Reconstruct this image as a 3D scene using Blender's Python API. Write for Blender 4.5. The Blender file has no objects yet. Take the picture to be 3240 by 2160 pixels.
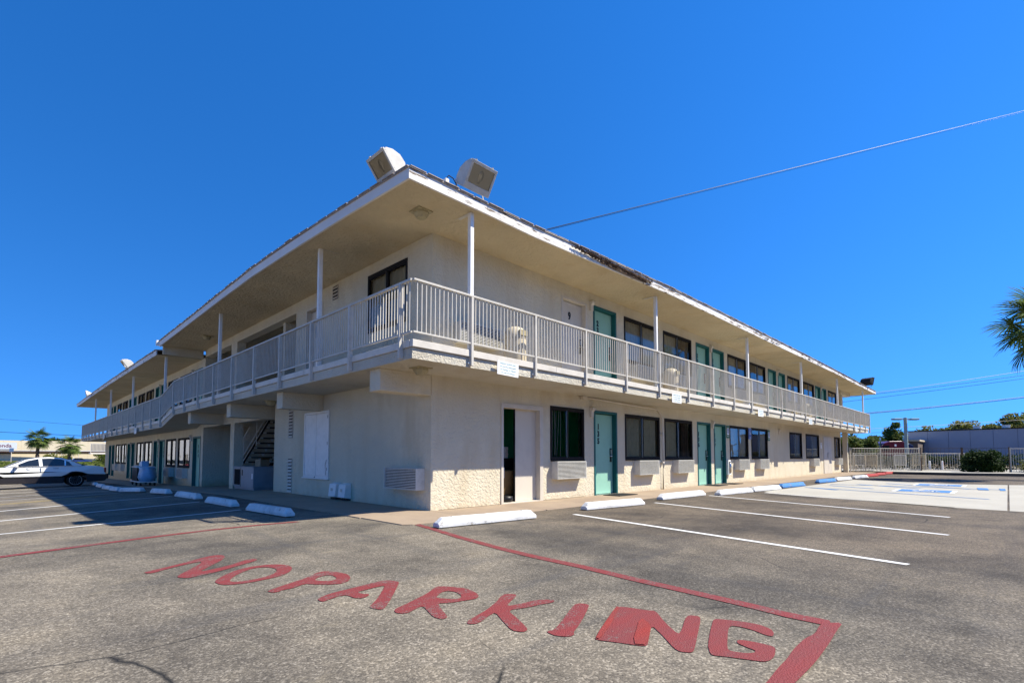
import bpy, bmesh, math, random, mathutils, mathutils.geometry
from mathutils import Vector, Matrix
R = math.radians
random.seed(11)
S = bpy.context.scene
COL = S.collection

# ------------------------------------------------------------------ camera, light, exposure
CAMX, CAMY, CAMH = -5.1738, -7.0492, 0.94
F, PITCH, CY, YAW = 1593.735, 0.05304, 1358.43, 0.77831
cam = bpy.data.cameras.new('camera'); co = bpy.data.objects.new('camera', cam); COL.objects.link(co)
cam.sensor_fit = 'HORIZONTAL'; cam.sensor_width = 36; cam.lens = F / 3240 * 36
cam.shift_y = (CY - 1080) / 3240
cam.clip_start = 0.05; cam.clip_end = 4000
co.location = (CAMX, CAMY, CAMH)
co.rotation_euler = (math.pi / 2 + PITCH, 0, YAW - math.pi / 2)
S.camera = co

LDIR = Vector((-0.86, 1.0, -1.60)).normalized()      # direction the sunlight travels
sl = bpy.data.lights.new('sun', 'SUN'); sl.energy = 5.0; sl.angle = R(0.55); sl.color = (1.0, 0.945, 0.82)
so = bpy.data.objects.new('sun', sl); COL.objects.link(so)
so.rotation_euler = LDIR.to_track_quat('-Z', 'Y').to_euler()
w = bpy.data.worlds.new('World'); S.world = w; w.use_nodes = True
nt = w.node_tree; bg = nt.nodes['Background']
sky = nt.nodes.new('ShaderNodeTexSky'); sky.sky_type = 'NISHITA'; sky.sun_disc = False
sd = -LDIR
sky.sun_elevation = math.asin(sd.z); sky.sun_rotation = math.atan2(sd.x, sd.y)
sky.air_density = 1.0; sky.dust_density = 0.05; sky.ozone_density = 4.0; sky.altitude = 300
hs = nt.nodes.new('ShaderNodeHueSaturation'); hs.inputs['Saturation'].default_value = 1.30; hs.inputs['Hue'].default_value = 0.502
tc = nt.nodes.new('ShaderNodeTexCoord'); va = nt.nodes.new('ShaderNodeVectorMath'); va.operation = 'ADD'; va.inputs[1].default_value = (0, 0, .27)
vn = nt.nodes.new('ShaderNodeVectorMath'); vn.operation = 'NORMALIZE'; gm = nt.nodes.new('ShaderNodeGamma'); gm.inputs[1].default_value = 1.15
nt.links.new(tc.outputs['Generated'], va.inputs[0]); nt.links.new(va.outputs[0], vn.inputs[0]); nt.links.new(vn.outputs[0], sky.inputs[0])
nt.links.new(sky.outputs[0], hs.inputs['Color']); nt.links.new(hs.outputs[0], gm.inputs[0]); nt.links.new(gm.outputs[0], bg.inputs[0])
bg.inputs[1].default_value = 0.119
S.view_settings.view_transform = 'Standard'; S.view_settings.look = 'None'
S.view_settings.exposure = 0.80; S.view_settings.gamma = 1; S.view_settings.use_curve_mapping = False

# ------------------------------------------------------------------ materials
def mat(name, col, rough=0.8, metal=0, spec=0.3):
    m = bpy.data.materials.new(name); m.use_nodes = True
    b = m.node_tree.nodes['Principled BSDF']
    b.inputs['Base Color'].default_value = (*col, 1); b.inputs['Roughness'].default_value = rough
    b.inputs['Metallic'].default_value = metal; b.inputs['Specular IOR Level'].default_value = spec
    return m
class NT:
    def __init__(s, m): s.t = m.node_tree; s.b = s.t.nodes['Principled BSDF']; s.out = s.t.nodes['Material Output']
    def n(s, ty, **k):
        x = s.t.nodes.new('ShaderNode' + ty)
        for a, v in k.items():
            if a in x.inputs: x.inputs[a].default_value = v
            else: setattr(x, a, v)
        return x
    def l(s, a, b): s.t.links.new(a, b)
    def co(s):
        if not hasattr(s, '_c'): s._c = s.n('NewGeometry').outputs['Position']
        return s._c
    def noise(s, scale, detail=4, rough=0.55, vec=None, stretch=None):
        x = s.n('TexNoise'); x.inputs['Scale'].default_value = scale; x.inputs['Detail'].default_value = detail; x.inputs['Roughness'].default_value = rough
        v = vec or s.co()
        if stretch:
            mp = s.n('Mapping'); mp.inputs['Scale'].default_value = stretch; s.l(v, mp.inputs[0]); v = mp.outputs[0]
        s.l(v, x.inputs['Vector']); return x.outputs[0]
    def ramp(s, fac, stops):
        r = s.n('ValToRGB'); e = r.color_ramp.elements
        while len(e) < len(stops): e.new(0.5)
        for i, (p, c) in enumerate(stops):
            e[i].position = p; e[i].color = (*c, 1) if len(c) == 3 else c
        s.l(fac, r.inputs[0]); return r.outputs[0]
    def mix(s, fac, a, b, mode='MIX'):
        x = s.n('Mix', data_type='RGBA', blend_type=mode)
        for i, v in ((0, fac), (6, a), (7, b)):
            if isinstance(v, (int, float)): x.inputs[i].default_value = v
            elif isinstance(v, tuple): x.inputs[i].default_value = (*v, 1) if len(v) == 3 else v
            else: s.l(v, x.inputs[i])
        return x.outputs[2]
    def bump(s, h, strength=0.4, dist=0.01, prev=None):
        x = s.n('Bump'); x.inputs['Strength'].default_value = strength; x.inputs['Distance'].default_value = dist
        s.l(h, x.inputs['Height'])
        if prev: s.l(prev, x.inputs['Normal'])
        s.l(x.outputs[0], s.b.inputs['Normal']); return x.outputs[0]
G3 = lambda v: (v, v, v)
BW = [(0, G3(0)), (1, G3(1))]

def stucco(name, col, relief=0.012, sc=14, dirt=0.12):
    m = mat(name, col, 0.92, spec=0.15); N = NT(m)
    big = N.noise(0.7, 5); st = N.noise(2.2, 5, stretch=(1, 1, 0.25))
    c = N.mix(N.ramp(big, [(0.35, G3(0)), (0.7, G3(1))]), col, tuple(x * (1 - dirt * 1.3) for x in col))
    c = N.mix(N.ramp(N.noise(5.5, 6, 0.72), [(0.42, G3(0)), (0.68, G3(0.6))]), c, tuple(x * 0.86 for x in col))
    c = N.mix(N.ramp(st, [(0.48, G3(0)), (0.70, G3(0.75))]), c, tuple(x * y for x, y in zip(col, (0.80, 0.75, 0.69))))
    c = N.mix(N.ramp(N.noise(0.42, 2, 0.3), [(0.53, G3(0)), (0.545, G3(0.5))]), c, tuple(x * y for x, y in zip(col, (0.88, 0.885, 0.90))))
    # grime along the foot of the wall
    sx = N.n('SeparateXYZ'); N.l(N.co(), sx.inputs[0])
    mr = N.n('MapRange'); mr.inputs['From Min'].default_value = 0.26; mr.inputs['From Max'].default_value = -0.02
    ad = N.n('Math', operation='MULTIPLY_ADD'); N.l(N.noise(6, 4), ad.inputs[0]); ad.inputs[1].default_value = 0.3; N.l(sx.outputs[2], ad.inputs[2])
    N.l(ad.outputs[0], mr.inputs[0])
    c = N.mix(mr.outputs[0], c, tuple(x * y for x, y in zip(col, (0.72, 0.62, 0.50))))
    v = N.n('TexVoronoi', feature='SMOOTH_F1'); v.inputs['Scale'].default_value = sc * 1.6
    wv = N.n('Mix', data_type='VECTOR'); wv.inputs[0].default_value = 0.12
    nz = N.n('TexNoise'); nz.inputs['Scale'].default_value = sc; N.l(N.co(), nz.inputs['Vector'])
    N.l(N.co(), wv.inputs[4]); N.l(nz.outputs[1], wv.inputs[5]); N.l(wv.outputs[1], v.inputs['Vector'])
    h = N.ramp(v.outputs[0], [(0.25, G3(1)), (0.6, G3(0.1))])
    fine = N.noise(sc * 6, 6, 0.7)
    hh = N.mix(0.45, h, fine)
    N.l(c, N.b.inputs['Base Color']); N.bump(hh, 0.9, relief)
    return m
M = {}
M['stucco'] = stucco('stucco', (0.675, 0.602, 0.455), 0.013, 14)
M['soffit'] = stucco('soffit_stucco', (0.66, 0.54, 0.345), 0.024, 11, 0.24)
M['edge'] = stucco('slab_stucco', (0.64, 0.59, 0.48), 0.02, 20, 0.2)

def painted(name, col, rough=0.55, dirt=0.2, sc=5, bump=0.0, chip=None):
    m = mat(name, col, rough); N = NT(m)
    a = N.noise(sc, 6, 0.65)
    c = N.mix(N.ramp(a, [(0.45, G3(0)), (0.75, G3(1))]), col, tuple(x * (1 - dirt) for x in col))
    if chip:
        k = N.ramp(N.noise(9, 8, 0.7), [(0.60, G3(0)), (0.635, G3(1))]); k2 = N.ramp(N.noise(2.2, 5, 0.7), [(0.5, G3(0)), (0.8, G3(0.55))])
        c = N.mix(k2, c, tuple(x * .6 for x in chip)); c = N.mix(k, c, chip)
    N.l(c, N.b.inputs['Base Color'])
    if bump: N.bump(N.noise(sc * 12, 4), bump, 0.004)
    return m
M['rail'] = painted('railing_paint', (0.55, 0.51, 0.44), 0.55, 0.22, 6)
M['ledge'] = painted('ledge_paint', (0.62, 0.57, 0.49), 0.6, 0.25, 3, 0.3)
M['white'] = painted('white_paint', (0.78, 0.76, 0.72), 0.5, 0.15, 4)
M['trim'] = painted('cream_trim', (0.60, 0.54, 0.45), 0.5, 0.12, 3)
M['ac'] = painted('air_conditioner_metal', (0.62, 0.60, 0.54), 0.45, 0.2, 7)
M['bronze'] = painted('bronze_window_frame', (0.010, 0.008, 0.008), 0.85, 0.2)
M['teal'] = painted('pale_teal_door', (0.27, 0.50, 0.385), 0.6, 0.12, 2)
M['dteal'] = painted('dark_teal_frame', (0.010, 0.105, 0.105), 0.55, 0.15, 2)
M['black'] = mat('black_paint', (0.008, 0.008, 0.009), 0.45)
M['rubber'] = painted('rubber', (0.012, 0.012, 0.012), 0.85, 0.3)
M['steel'] = mat('brushed_steel', (0.55, 0.55, 0.55), 0.28, 1)
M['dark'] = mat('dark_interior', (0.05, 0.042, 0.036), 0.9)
M['green'] = painted('green_room_wall', (0.03, 0.42, 0.15), 0.7, 0.25, 3)
M['curtain'] = painted('curtain_cloth', (0.66, 0.60, 0.45), 0.9, 0.2, 9)
M['brown_curtain'] = painted('brown_curtain_cloth', (0.10, 0.06, 0.045), 0.9, 0.4, 9)
M['tan'] = painted('tan_plastic', (0.60, 0.52, 0.38), 0.5, 0.18, 5)
M['fixture'] = painted('yellowed_fixture', (0.40, 0.34, 0.20), 0.5, 0.3, 12)
M['wood'] = painted('shelf_wood', (0.17, 0.10, 0.035), 0.7, 0.5, 6)
M['linen'] = painted('towel_cloth', (0.60, 0.58, 0.54), 0.95, 0.2, 20, 0.8)

def glass(name, tint, refl=0.0):
    m = bpy.data.materials.new(name); m.use_nodes = True; t = m.node_tree
    for n in list(t.nodes): t.nodes.remove(n)
    o = t.nodes.new('ShaderNodeOutputMaterial'); mx = t.nodes.new('ShaderNodeMixShader')
    tr = t.nodes.new('ShaderNodeBsdfTransparent'); tr.inputs[0].default_value = (*tint, 1)
    gl = t.nodes.new('ShaderNodeBsdfGlossy'); gl.inputs['Roughness'].default_value = 0.012
    fr = t.nodes.new('ShaderNodeFresnel'); fr.inputs[0].default_value = 1.55
    ad = t.nodes.new('ShaderNodeMath'); ad.operation = 'MULTIPLY_ADD'; ad.inputs[1].default_value = 1.25; ad.inputs[2].default_value = refl; ad.use_clamp = True
    bp = t.nodes.new('ShaderNodeBump'); nz = t.nodes.new('ShaderNodeTexNoise'); nz.inputs['Scale'].default_value = 1.6
    bp.inputs['Strength'].default_value = 0.25; bp.inputs['Distance'].default_value = 0.01
    g = t.nodes.new('ShaderNodeNewGeometry')
    L = t.links.new
    L(g.outputs['Position'], nz.inputs['Vector']); L(nz.outputs[0], bp.inputs['Height']); L(bp.outputs[0], gl.inputs['Normal'])
    L(fr.outputs[0], ad.inputs[0]); L(ad.outputs[0], mx.inputs[0]); L(tr.outputs[0], mx.inputs[1]); L(gl.outputs[0], mx.inputs[2]); L(mx.outputs[0], o.inputs[0])
    return m
M['glass'] = glass('window_glass', (0.78, 0.75, 0.68), 0.0)
M['carglass'] = glass('car_glass', (0.22, 0.25, 0.26), 0.05)

# fascia: white paint flaking off the wood
m = mat('peeling_fascia_paint', (0.74, 0.71, 0.66), 0.7); N = NT(m)
a = N.noise(5.5, 9, 0.72, stretch=(0.5, 0.5, 4.5)); b = N.noise(0.35, 2)
th = N.n('Math', operation='MULTIPLY_ADD'); N.l(b, th.inputs[0]); th.inputs[1].default_value = 0.35; N.l(a, th.inputs[2])
k = N.ramp(th.outputs[0], [(0.735, G3(0)), (0.755, G3(1))])
wd = N.mix(N.noise(30, 4, 0.6, stretch=(0.2, 0.2, 3)), (0.22, 0.15, 0.10), (0.05, 0.035, 0.025))
pc = N.mix(N.ramp(N.noise(1.3, 5), BW), (0.76, 0.73, 0.68), (0.62, 0.57, 0.52))
N.l(N.mix(k, pc, wd), N.b.inputs['Base Color'])
inv = N.n('Invert'); N.l(k, inv.inputs[1]); N.bump(inv.outputs[0], 0.7, 0.006)
M['fascia'] = m
m2 = m.copy(); m2.name = 'intact_fascia_paint'; [setattr(n_, 'blend', 0) if 0 else None for n_ in []]
for n_ in m2.node_tree.nodes:
    if n_.type == 'VALTORGB' and abs(n_.color_ramp.elements[0].position - .735) < .01: n_.color_ramp.elements[1].position = .93; n_.color_ramp.elements[0].position = .90
M['fascia2'] = m2
M['flood'] = painted('floodlight_grey_paint', (.55, .52, .46), .5, .2, 6)
M['lath'] = painted('rotten_wood', (0.10, 0.06, 0.035), 0.95, 0.6, 25, 0.8)
M['shingle'] = painted('brown_shingle', (0.38, 0.33, 0.29), 0.95, 0.5, 14, 0.6)

# asphalt
def asphalt():
    m = mat('weathered_asphalt', (0.15, 0.14, 0.125), 0.9, spec=0.2); N = NT(m)
    v1 = N.n('TexVoronoi'); v1.inputs['Scale'].default_value = 105; N.l(N.co(), v1.inputs['Vector'])
    ag = N.n('SeparateColor'); N.l(v1.outputs['Color'], ag.inputs[0])
    n1 = N.noise(120, 5, 0.75); n2 = N.noise(0.38, 6, 0.62); n3 = N.noise(1.7, 7, 0.66); n4 = N.noise(0.13, 3)
    stone = N.ramp(ag.outputs[0], [(0.0, (0.03, 0.029, 0.028)), (0.35, (0.12, 0.108, 0.09)), (0.68, (0.23, 0.202, 0.16)), (0.90, (0.40, 0.355, 0.285)), (1.0, (0.60, 0.54, 0.45))])
    fine = N.ramp(n1, [(0.30, (0.105, 0.092, 0.076)), (0.62, (0.30, 0.262, 0.205))])
    c = N.mix(0.50, stone, fine)
    t1 = N.ramp(n2, [(0.38, (0.44, 0.44, 0.45)), (0.56, (0.94, 0.91, 0.86))])
    c = N.mix(1.0, c, t1, 'MULTIPLY')
    t2 = N.ramp(n3, [(0.33, (0.62, 0.62, 0.63)), (0.52, (1.0, 1.0, 1.0)), (0.8, (1.2, 1.16, 1.07))])
    c = N.mix(0.85, c, t2, 'MULTIPLY')
    # long tyre scuffs
    for st, rot, sc_ in (((0.16, 2.2, 1), 0.25, 1.1), ((2.0, 0.14, 1), -0.5, 0.8)):
        mp = N.n('Mapping'); mp.inputs['Scale'].default_value = st; mp.inputs['Rotation'].default_value = (0, 0, rot); N.l(N.co(), mp.inputs[0])
        s_ = N.noise(sc_, 4, 0.6, vec=mp.outputs[0])
        c = N.mix(N.ramp(s_, [(0.56, G3(0)), (0.76, G3(0.6))]), c, (0.055, 0.056, 0.06))
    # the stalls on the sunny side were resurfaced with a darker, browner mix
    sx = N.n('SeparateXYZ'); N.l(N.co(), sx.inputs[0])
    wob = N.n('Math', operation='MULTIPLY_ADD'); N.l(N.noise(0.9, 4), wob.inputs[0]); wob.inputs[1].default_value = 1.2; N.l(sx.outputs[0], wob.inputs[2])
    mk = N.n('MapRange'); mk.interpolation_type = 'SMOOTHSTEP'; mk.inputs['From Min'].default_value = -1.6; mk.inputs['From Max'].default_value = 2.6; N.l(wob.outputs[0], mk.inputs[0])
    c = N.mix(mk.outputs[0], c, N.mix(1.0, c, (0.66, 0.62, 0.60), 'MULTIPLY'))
    # oil drips in the bays
    dr = N.ramp(N.noise(2.6, 3, 0.5), [(0.66, G3(0)), (0.80, G3(0.45))]); c = N.mix(dr, c, (0.05, 0.046, 0.042))
    # tan worn patches / old paint
    c = N.mix(N.ramp(N.noise(1.15, 4, 0.6, stretch=(1, 2.2, 1)), [(0.66, G3(0)), (0.76, G3(0.55))]), c, (0.30, 0.25, 0.165))
    # cracks
    wv = N.n('Mix', data_type='VECTOR'); wv.inputs[0].default_value = 0.12
    nz = N.n('TexNoise'); nz.inputs['Scale'].default_value = 1.7; nz.inputs['Detail'].default_value = 4; N.l(N.co(), nz.inputs['Vector'])
    N.l(N.co(), wv.inputs[4]); N.l(nz.outputs[1], wv.inputs[5])
    cr = N.n('TexVoronoi', feature='DISTANCE_TO_EDGE'); cr.inputs['Scale'].default_value = 0.55; N.l(wv.outputs[1], cr.inputs['Vector'])
    k = N.ramp(cr.outputs[0], [(0.0, G3(1)), (0.003, G3(0))])
    gate = N.ramp(N.noise(0.6, 2), [(0.54, G3(0)), (0.58, G3(1))])
    kk = N.mix(1.0, k, gate, 'MULTIPLY')
    c = N.mix(kk, c, (0.015, 0.015, 0.015))
    N.l(c, N.b.inputs['Base Color'])
    hb = N.mix(0.6, N.ramp(v1.outputs['Distance'], [(0.1, G3(1)), (0.75, G3(0))]), n1)
    p = N.bump(hb, 0.7, 0.004); 
    return m
M['asphalt'] = asphalt()
def concrete(name, c0, c1, joint=None):
    m = mat(name, c0, 0.88, spec=0.2); N = NT(m)
    c = N.mix(N.ramp(N.noise(0.8, 7, 0.65), [(0.35, G3(0)), (0.7, G3(1))]), c0, c1)
    c = N.mix(N.ramp(N.noise(3.1, 6, 0.7), [(0.58, G3(0)), (0.75, G3(0.5))]), c, tuple(x * 0.72 for x in c1))
    c = N.mix(N.ramp(N.noise(160, 3), [(0.35, G3(0)), (0.7, G3(0.25))]), c, tuple(x * 0.6 for x in c0))
    N.l(c, N.b.inputs['Base Color']); N.bump(N.noise(90, 5, 0.7), 0.35, 0.004); return m
M['walk'] = concrete('tan_concrete', (0.37, 0.285, 0.20), (0.27, 0.205, 0.15))
M['pad'] = concrete('pale_concrete', (0.43, 0.405, 0.345), (0.36, 0.335, 0.285))
M['stop'] = painted('whitewashed_concrete', (0.70, 0.69, 0.67), 0.75, 0.2, 4, 0.7, (0.38, 0.36, 0.33))
def roadpaint(name, col, wear=0.5, lo=0.60):
    m = mat(name, col, 0.75); N = NT(m)
    a = N.noise(55, 5, 0.7); b = N.noise(2.5, 5, 0.6, stretch=(1, 3, 1))
    c = N.mix(N.ramp(b, [(0.35, G3(0)), (0.7, G3(1))]), col, tuple(min(1, x * 0.75 + 0.015) for x in col))
    th = N.n('Math', operation='MULTIPLY_ADD'); N.l(b, th.inputs[0]); th.inputs[1].default_value = wear; N.l(a, th.inputs[2])
    c = N.mix(N.ramp(th.outputs[0], [(lo + 0.25, G3(0)), (lo + 0.33, G3(0.75))]), c, (0.16, 0.145, 0.125))
    v1 = N.n('TexVoronoi'); v1.inputs['Scale'].default_value = 120; N.l(N.co(), v1.inputs['Vector'])
    N.l(c, N.b.inputs['Base Color']); N.bump(N.ramp(v1.outputs['Distance'], [(0.1, G3(1)), (0.75, G3(0))]), 0.6, 0.004)
    return m
M['redpaint'] = roadpaint('red_road_paint', (0.205, 0.034, 0.033), 0.5, 0.56)
M['redworn'] = roadpaint('worn_red_road_paint', (0.205, 0.036, 0.034), 0.45, 0.60)
M['redfresh'] = roadpaint('fresh_red_road_paint', (0.25, 0.032, 0.024), 0.35, 0.75)
M['whitepaint'] = roadpaint('white_road_paint', (0.74, 0.73, 0.70), 0.25, 0.72)
M['faintwhite'] = roadpaint('faded_white_road_paint', (0.42, 0.40, 0.36), 0.5, 0.55)
M['yellowpaint'] = roadpaint('yellow_road_paint', (0.50, 0.37, 0.12), 0.5, 0.55)
M['bluepaint'] = roadpaint('blue_road_paint', (0.06, 0.20, 0.46), 0.4, 0.62)
M['bluestop'] = painted('blue_concrete_paint', (0.07, 0.22, 0.50), 0.7, 0.25, 6, 0.6, (0.28, 0.28, 0.28))
M['redstop'] = painted('red_concrete_paint', (0.38, 0.05, 0.04), 0.7, 0.25, 6, 0.6)
def leafmat(name, c0, c1):
    m = mat(name, c0, 0.7, spec=0.12); N = NT(m)
    c = N.mix(N.ramp(N.noise(1.3, 5, 0.7), [(0.35, G3(0)), (0.65, G3(1))]), c0, c1)
    N.l(c, N.b.inputs['Base Color'])
    tl = N.n('BsdfTranslucent'); N.l(c, tl.inputs[0]); mx = N.n('MixShader'); mx.inputs[0].default_value = 0.3
    N.l(N.b.outputs[0], mx.inputs[1]); N.l(tl.outputs[0], mx.inputs[2]); N.l(mx.outputs[0], N.out.inputs[0])
    return m
M['leaf'] = leafmat('tree_leaf', (0.035, 0.07, 0.014), (0.12, 0.14, 0.025))
M['leafb'] = leafmat('bush_leaf', (0.012, 0.032, 0.008), (0.035, 0.06, 0.012))
M['leafy'] = leafmat('olive_leaf', (0.09, 0.12, 0.02), (0.20, 0.18, 0.035))
M['palm'] = leafmat('palm_leaf', (0.05, 0.11, 0.025), (0.17, 0.21, 0.05))
M['bark'] = painted('bark', (0.16, 0.11, 0.075), 0.95, 0.5, 14, 0.9)
M['grass'] = leafmat('grass_blade', (0.07, 0.12, 0.02), (0.16, 0.17, 0.04))

# ------------------------------------------------------------------ mesh helpers
class MB:
    def __init__(s): s.v = []; s.f = []
    def quad(s, a, b, c, d):
        i = len(s.v); s.v += [a, b, c, d]; s.f.append((i, i + 1, i + 2, i + 3)); return s
    def poly(s, pts):
        i = len(s.v); s.v += [tuple(p) for p in pts]; s.f.append(tuple(range(i, i + len(pts)))); return s
    def box(s, x0, x1, y0, y1, z0, z1, mtx=None):
        if x0 > x1: x0, x1 = x1, x0
        if y0 > y1: y0, y1 = y1, y0
        if z0 > z1: z0, z1 = z1, z0
        i = len(s.v)
        p = [(x0, y0, z0), (x1, y0, z0), (x1, y1, z0), (x0, y1, z0), (x0, y0, z1), (x1, y0, z1), (x1, y1, z1), (x0, y1, z1)]
        if mtx is not None: p = [tuple(mtx @ Vector(q)) for q in p]
        s.v += p
        s.f += [tuple(i + k for k in q) for q in ((0, 3, 2, 1), (4, 5, 6, 7), (0, 1, 5, 4), (1, 2, 6, 5), (2, 3, 7, 6), (3, 0, 4, 7))]
        return s
    def fbox(s, fc, u0, u1, o0, o1, z0, z1):       # facade box: u along the wall, o outwards
        if fc == 'R': return s.box(u0, u1, -o0, -o1, z0, z1)
        return s.box(-o0, -o1, u0, u1, z0, z1)
    def prism(s, poly, a, b, axis='y'):             # poly = [(p, q)], extruded a..b along axis
        def P(p, q, t): return {'y': (p, t, q), 'x': (t, p, q), 'z': (p, q, t)}[axis]
        i = len(s.v); n = len(poly)
        s.v += [P(p, q, a) for p, q in poly] + [P(p, q, b) for p, q in poly]
        s.f.append(tuple(range(i, i + n))); s.f.append(tuple(range(i + 2 * n - 1, i + n - 1, -1)))
        for k in range(n): s.f.append((i + (k + 1) % n, i + k, i + n + k, i + n + (k + 1) % n))
        return s
    def hexa(s, b, t):                               # 4 bottom + 4 top points
        i = len(s.v); s.v += [tuple(p) for p in b] + [tuple(p) for p in t]
        s.f += [tuple(i + k for k in q) for q in ((0, 3, 2, 1), (4, 5, 6, 7), (0, 1, 5, 4), (1, 2, 6, 5), (2, 3, 7, 6), (3, 0, 4, 7))]
        return s
    def tube(s, pts, r, n=8, cap=True, r2=None):
        pts = [Vector(p) for p in pts]; i0 = len(s.v); m_ = len(pts)
        for k, p in enumerate(pts):
            d = (pts[min(k + 1, m_ - 1)] - pts[max(k - 1, 0)]).normalized()
            a = d.cross(Vector((0, 0, 1)))
            if a.length < 1e-3: a = d.cross(Vector((1, 0, 0)))
            a.normalize(); b = d.cross(a)
            rr = r if r2 is None else r + (r2 - r) * k / (m_ - 1)
            if isinstance(r, (list, tuple)): rr = r[k]
            for j in range(n):
                t = 2 * math.pi * j / n
                s.v.append(tuple(p + a * math.cos(t) * rr + b * math.sin(t) * rr))
        for k in range(m_ - 1):
            for j in range(n):
                s.f.append((i0 + k * n + j, i0 + k * n + (j + 1) % n, i0 + (k + 1) * n + (j + 1) % n, i0 + (k + 1) * n + j))
        if cap: s.f.append(tuple(i0 + j for j in range(n))[::-1]); s.f.append(tuple(i0 + (m_ - 1) * n + j for j in range(n)))
        return s
    def lathe(s, prof, n=20, c=(0, 0, 0)):
        i0 = len(s.v)
        for r, z in prof:
            for j in range(n):
                t = 2 * math.pi * j / n; s.v.append((c[0] + r * math.cos(t), c[1] + r * math.sin(t), c[2] + z))
        for k in range(len(prof) - 1):
            for j in range(n): s.f.append((i0 + k * n + j, i0 + k * n + (j + 1) % n, i0 + (k + 1) * n + (j + 1) % n, i0 + (k + 1) * n + j))
        return s
    def xf(s, m_):
        s.v = [tuple(m_ @ Vector(p)) for p in s.v]; return s
    def mesh(s, name, m_, smooth=False, fix=True):
        me = bpy.data.meshes.new(name); me.from_pydata(s.v, [], s.f); me.update()
        if fix:
            bm = bmesh.new(); bm.from_mesh(me); bmesh.ops.recalc_face_normals(bm, faces=bm.faces); bm.to_mesh(me); bm.free()
        me.materials.append(m_)
        if smooth: me.polygons.foreach_set('use_smooth', [True] * len(me.polygons))
        return me
    def build(s, name, m_, parent=None, loc=(0, 0, 0), rz=0, smooth=False, bevel=0, seg=2, fix=True):
        o = bpy.data.objects.new(name, s.mesh(name, m_, smooth, fix)); COL.objects.link(o)
        o.location = loc; o.rotation_euler = (0, 0, rz)
        if parent: o.parent = parent
        if bevel:
            b = o.modifiers.new('bevel', 'BEVEL'); b.width = bevel; b.segments = seg; b.limit_method = 'ANGLE'; b.angle_limit = R(35)
        return o
def put(name, me, parent=None, loc=(0, 0, 0), rot=(0, 0, 0)):
    o = bpy.data.objects.new(name, me); COL.objects.link(o); o.location = loc; o.rotation_euler = rot
    if parent: o.parent = parent
    return o
def empty(name, loc=(0, 0, 0), rz=0):
    o = bpy.data.objects.new(name, None); COL.objects.link(o); o.location = loc; o.rotation_euler = (0, 0, rz); o.empty_display_size = 0.2; return o
def tag(o, label=None, cat=None, group=None, kind=None):
    for k, v in (('label', label), ('category', cat), ('group', group), ('kind', kind)):
        if v: o[k] = v
    return o
def kids(o): return [c for c in COL.objects if c.parent == o]
def copy_tree(o, parent=None):
    c = o.copy(); COL.objects.link(c); c.parent = parent
    for ch in KID.get(o.name) or kids(o): copy_tree(ch, c)
    return c
KID = {}
def text_mesh(txt, size, m_, ext=0.002, bold=0.0, align='CENTER', spacing=1.0, line=1.0, shear=0):
    cu = bpy.data.curves.new('lettering', 'FONT'); cu.body = txt; cu.size = size; cu.extrude = ext; cu.offset = bold
    cu.align_x = align; cu.space_character = spacing; cu.space_line = line; cu.resolution_u = 3; cu.shear = shear
    o = bpy.data.objects.new('lettering', cu); COL.objects.link(o)
    dg = bpy.context.evaluated_depsgraph_get(); dg.update()
    me = bpy.data.meshes.new_from_object(o.evaluated_get(dg)); bpy.data.objects.remove(o)
    me.transform(Matrix.Rotation(math.pi / 2, 4, 'X')); me.materials.clear(); me.materials.append(m_)
    return me       # lies in the local xz plane and faces -y

# ------------------------------------------------------------------ ground height
def ss(t): t = min(1, max(0, t)); return t * t * (3 - 2 * t)
KS = [(-9999, 0), (7, 0), (14, -.18), (26, -.40), (38, -.60), (60, -.85), (9999, -0.95)]
def gy(Y):
    for (a, za), (b, zb) in zip(KS, KS[1:]):
        if Y <= b: return za + (zb - za) * (Y - a) / (b - a)
    return -1
def GZ(X, Y): return gy(Y) - .02 * min(8, max(0, -X - 1.2)) * ss((Y + .5) / 4)
def cosd(y): return y
def drape(mb, pts, dz, hole=None):
    """flat outline (with an optional hole) laid on the ground"""
    loops = [[Vector((x, y, 0)) for x, y in pts]] + ([[Vector((x, y, 0)) for x, y in hole]] if hole else [])
    flat = [v for l in loops for v in l]; i = len(mb.v)
    for v in flat: mb.v.append((v.x, v.y, GZ(v.x, v.y) + dz))
    for t in mathutils.geometry.tessellate_polygon(loops):
        a, b, c = (flat[k] for k in t); q = tuple(i + k for k in t)
        if (b - a).cross(c - a).z < 0: q = q[::-1]
        mb.f.append(q)
def strip(mb, a, b, wd, dz, n=10):
    a = Vector(a); b = Vector(b); d = (b - a).normalized(); p = Vector((-d.y, d.x)) * wd / 2; i = len(mb.v)
    for k in range(n + 1):
        c = a.lerp(b, k / n); j = random.uniform(-.004, .004)
        for q in (c - p, c + p * (1 + j)): mb.v.append((q.x, q.y, GZ(q.x, q.y) + dz))
    for k in range(n): mb.f.append((i + 2 * k, i + 2 * k + 2, i + 2 * k + 3, i + 2 * k + 1))

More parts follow.
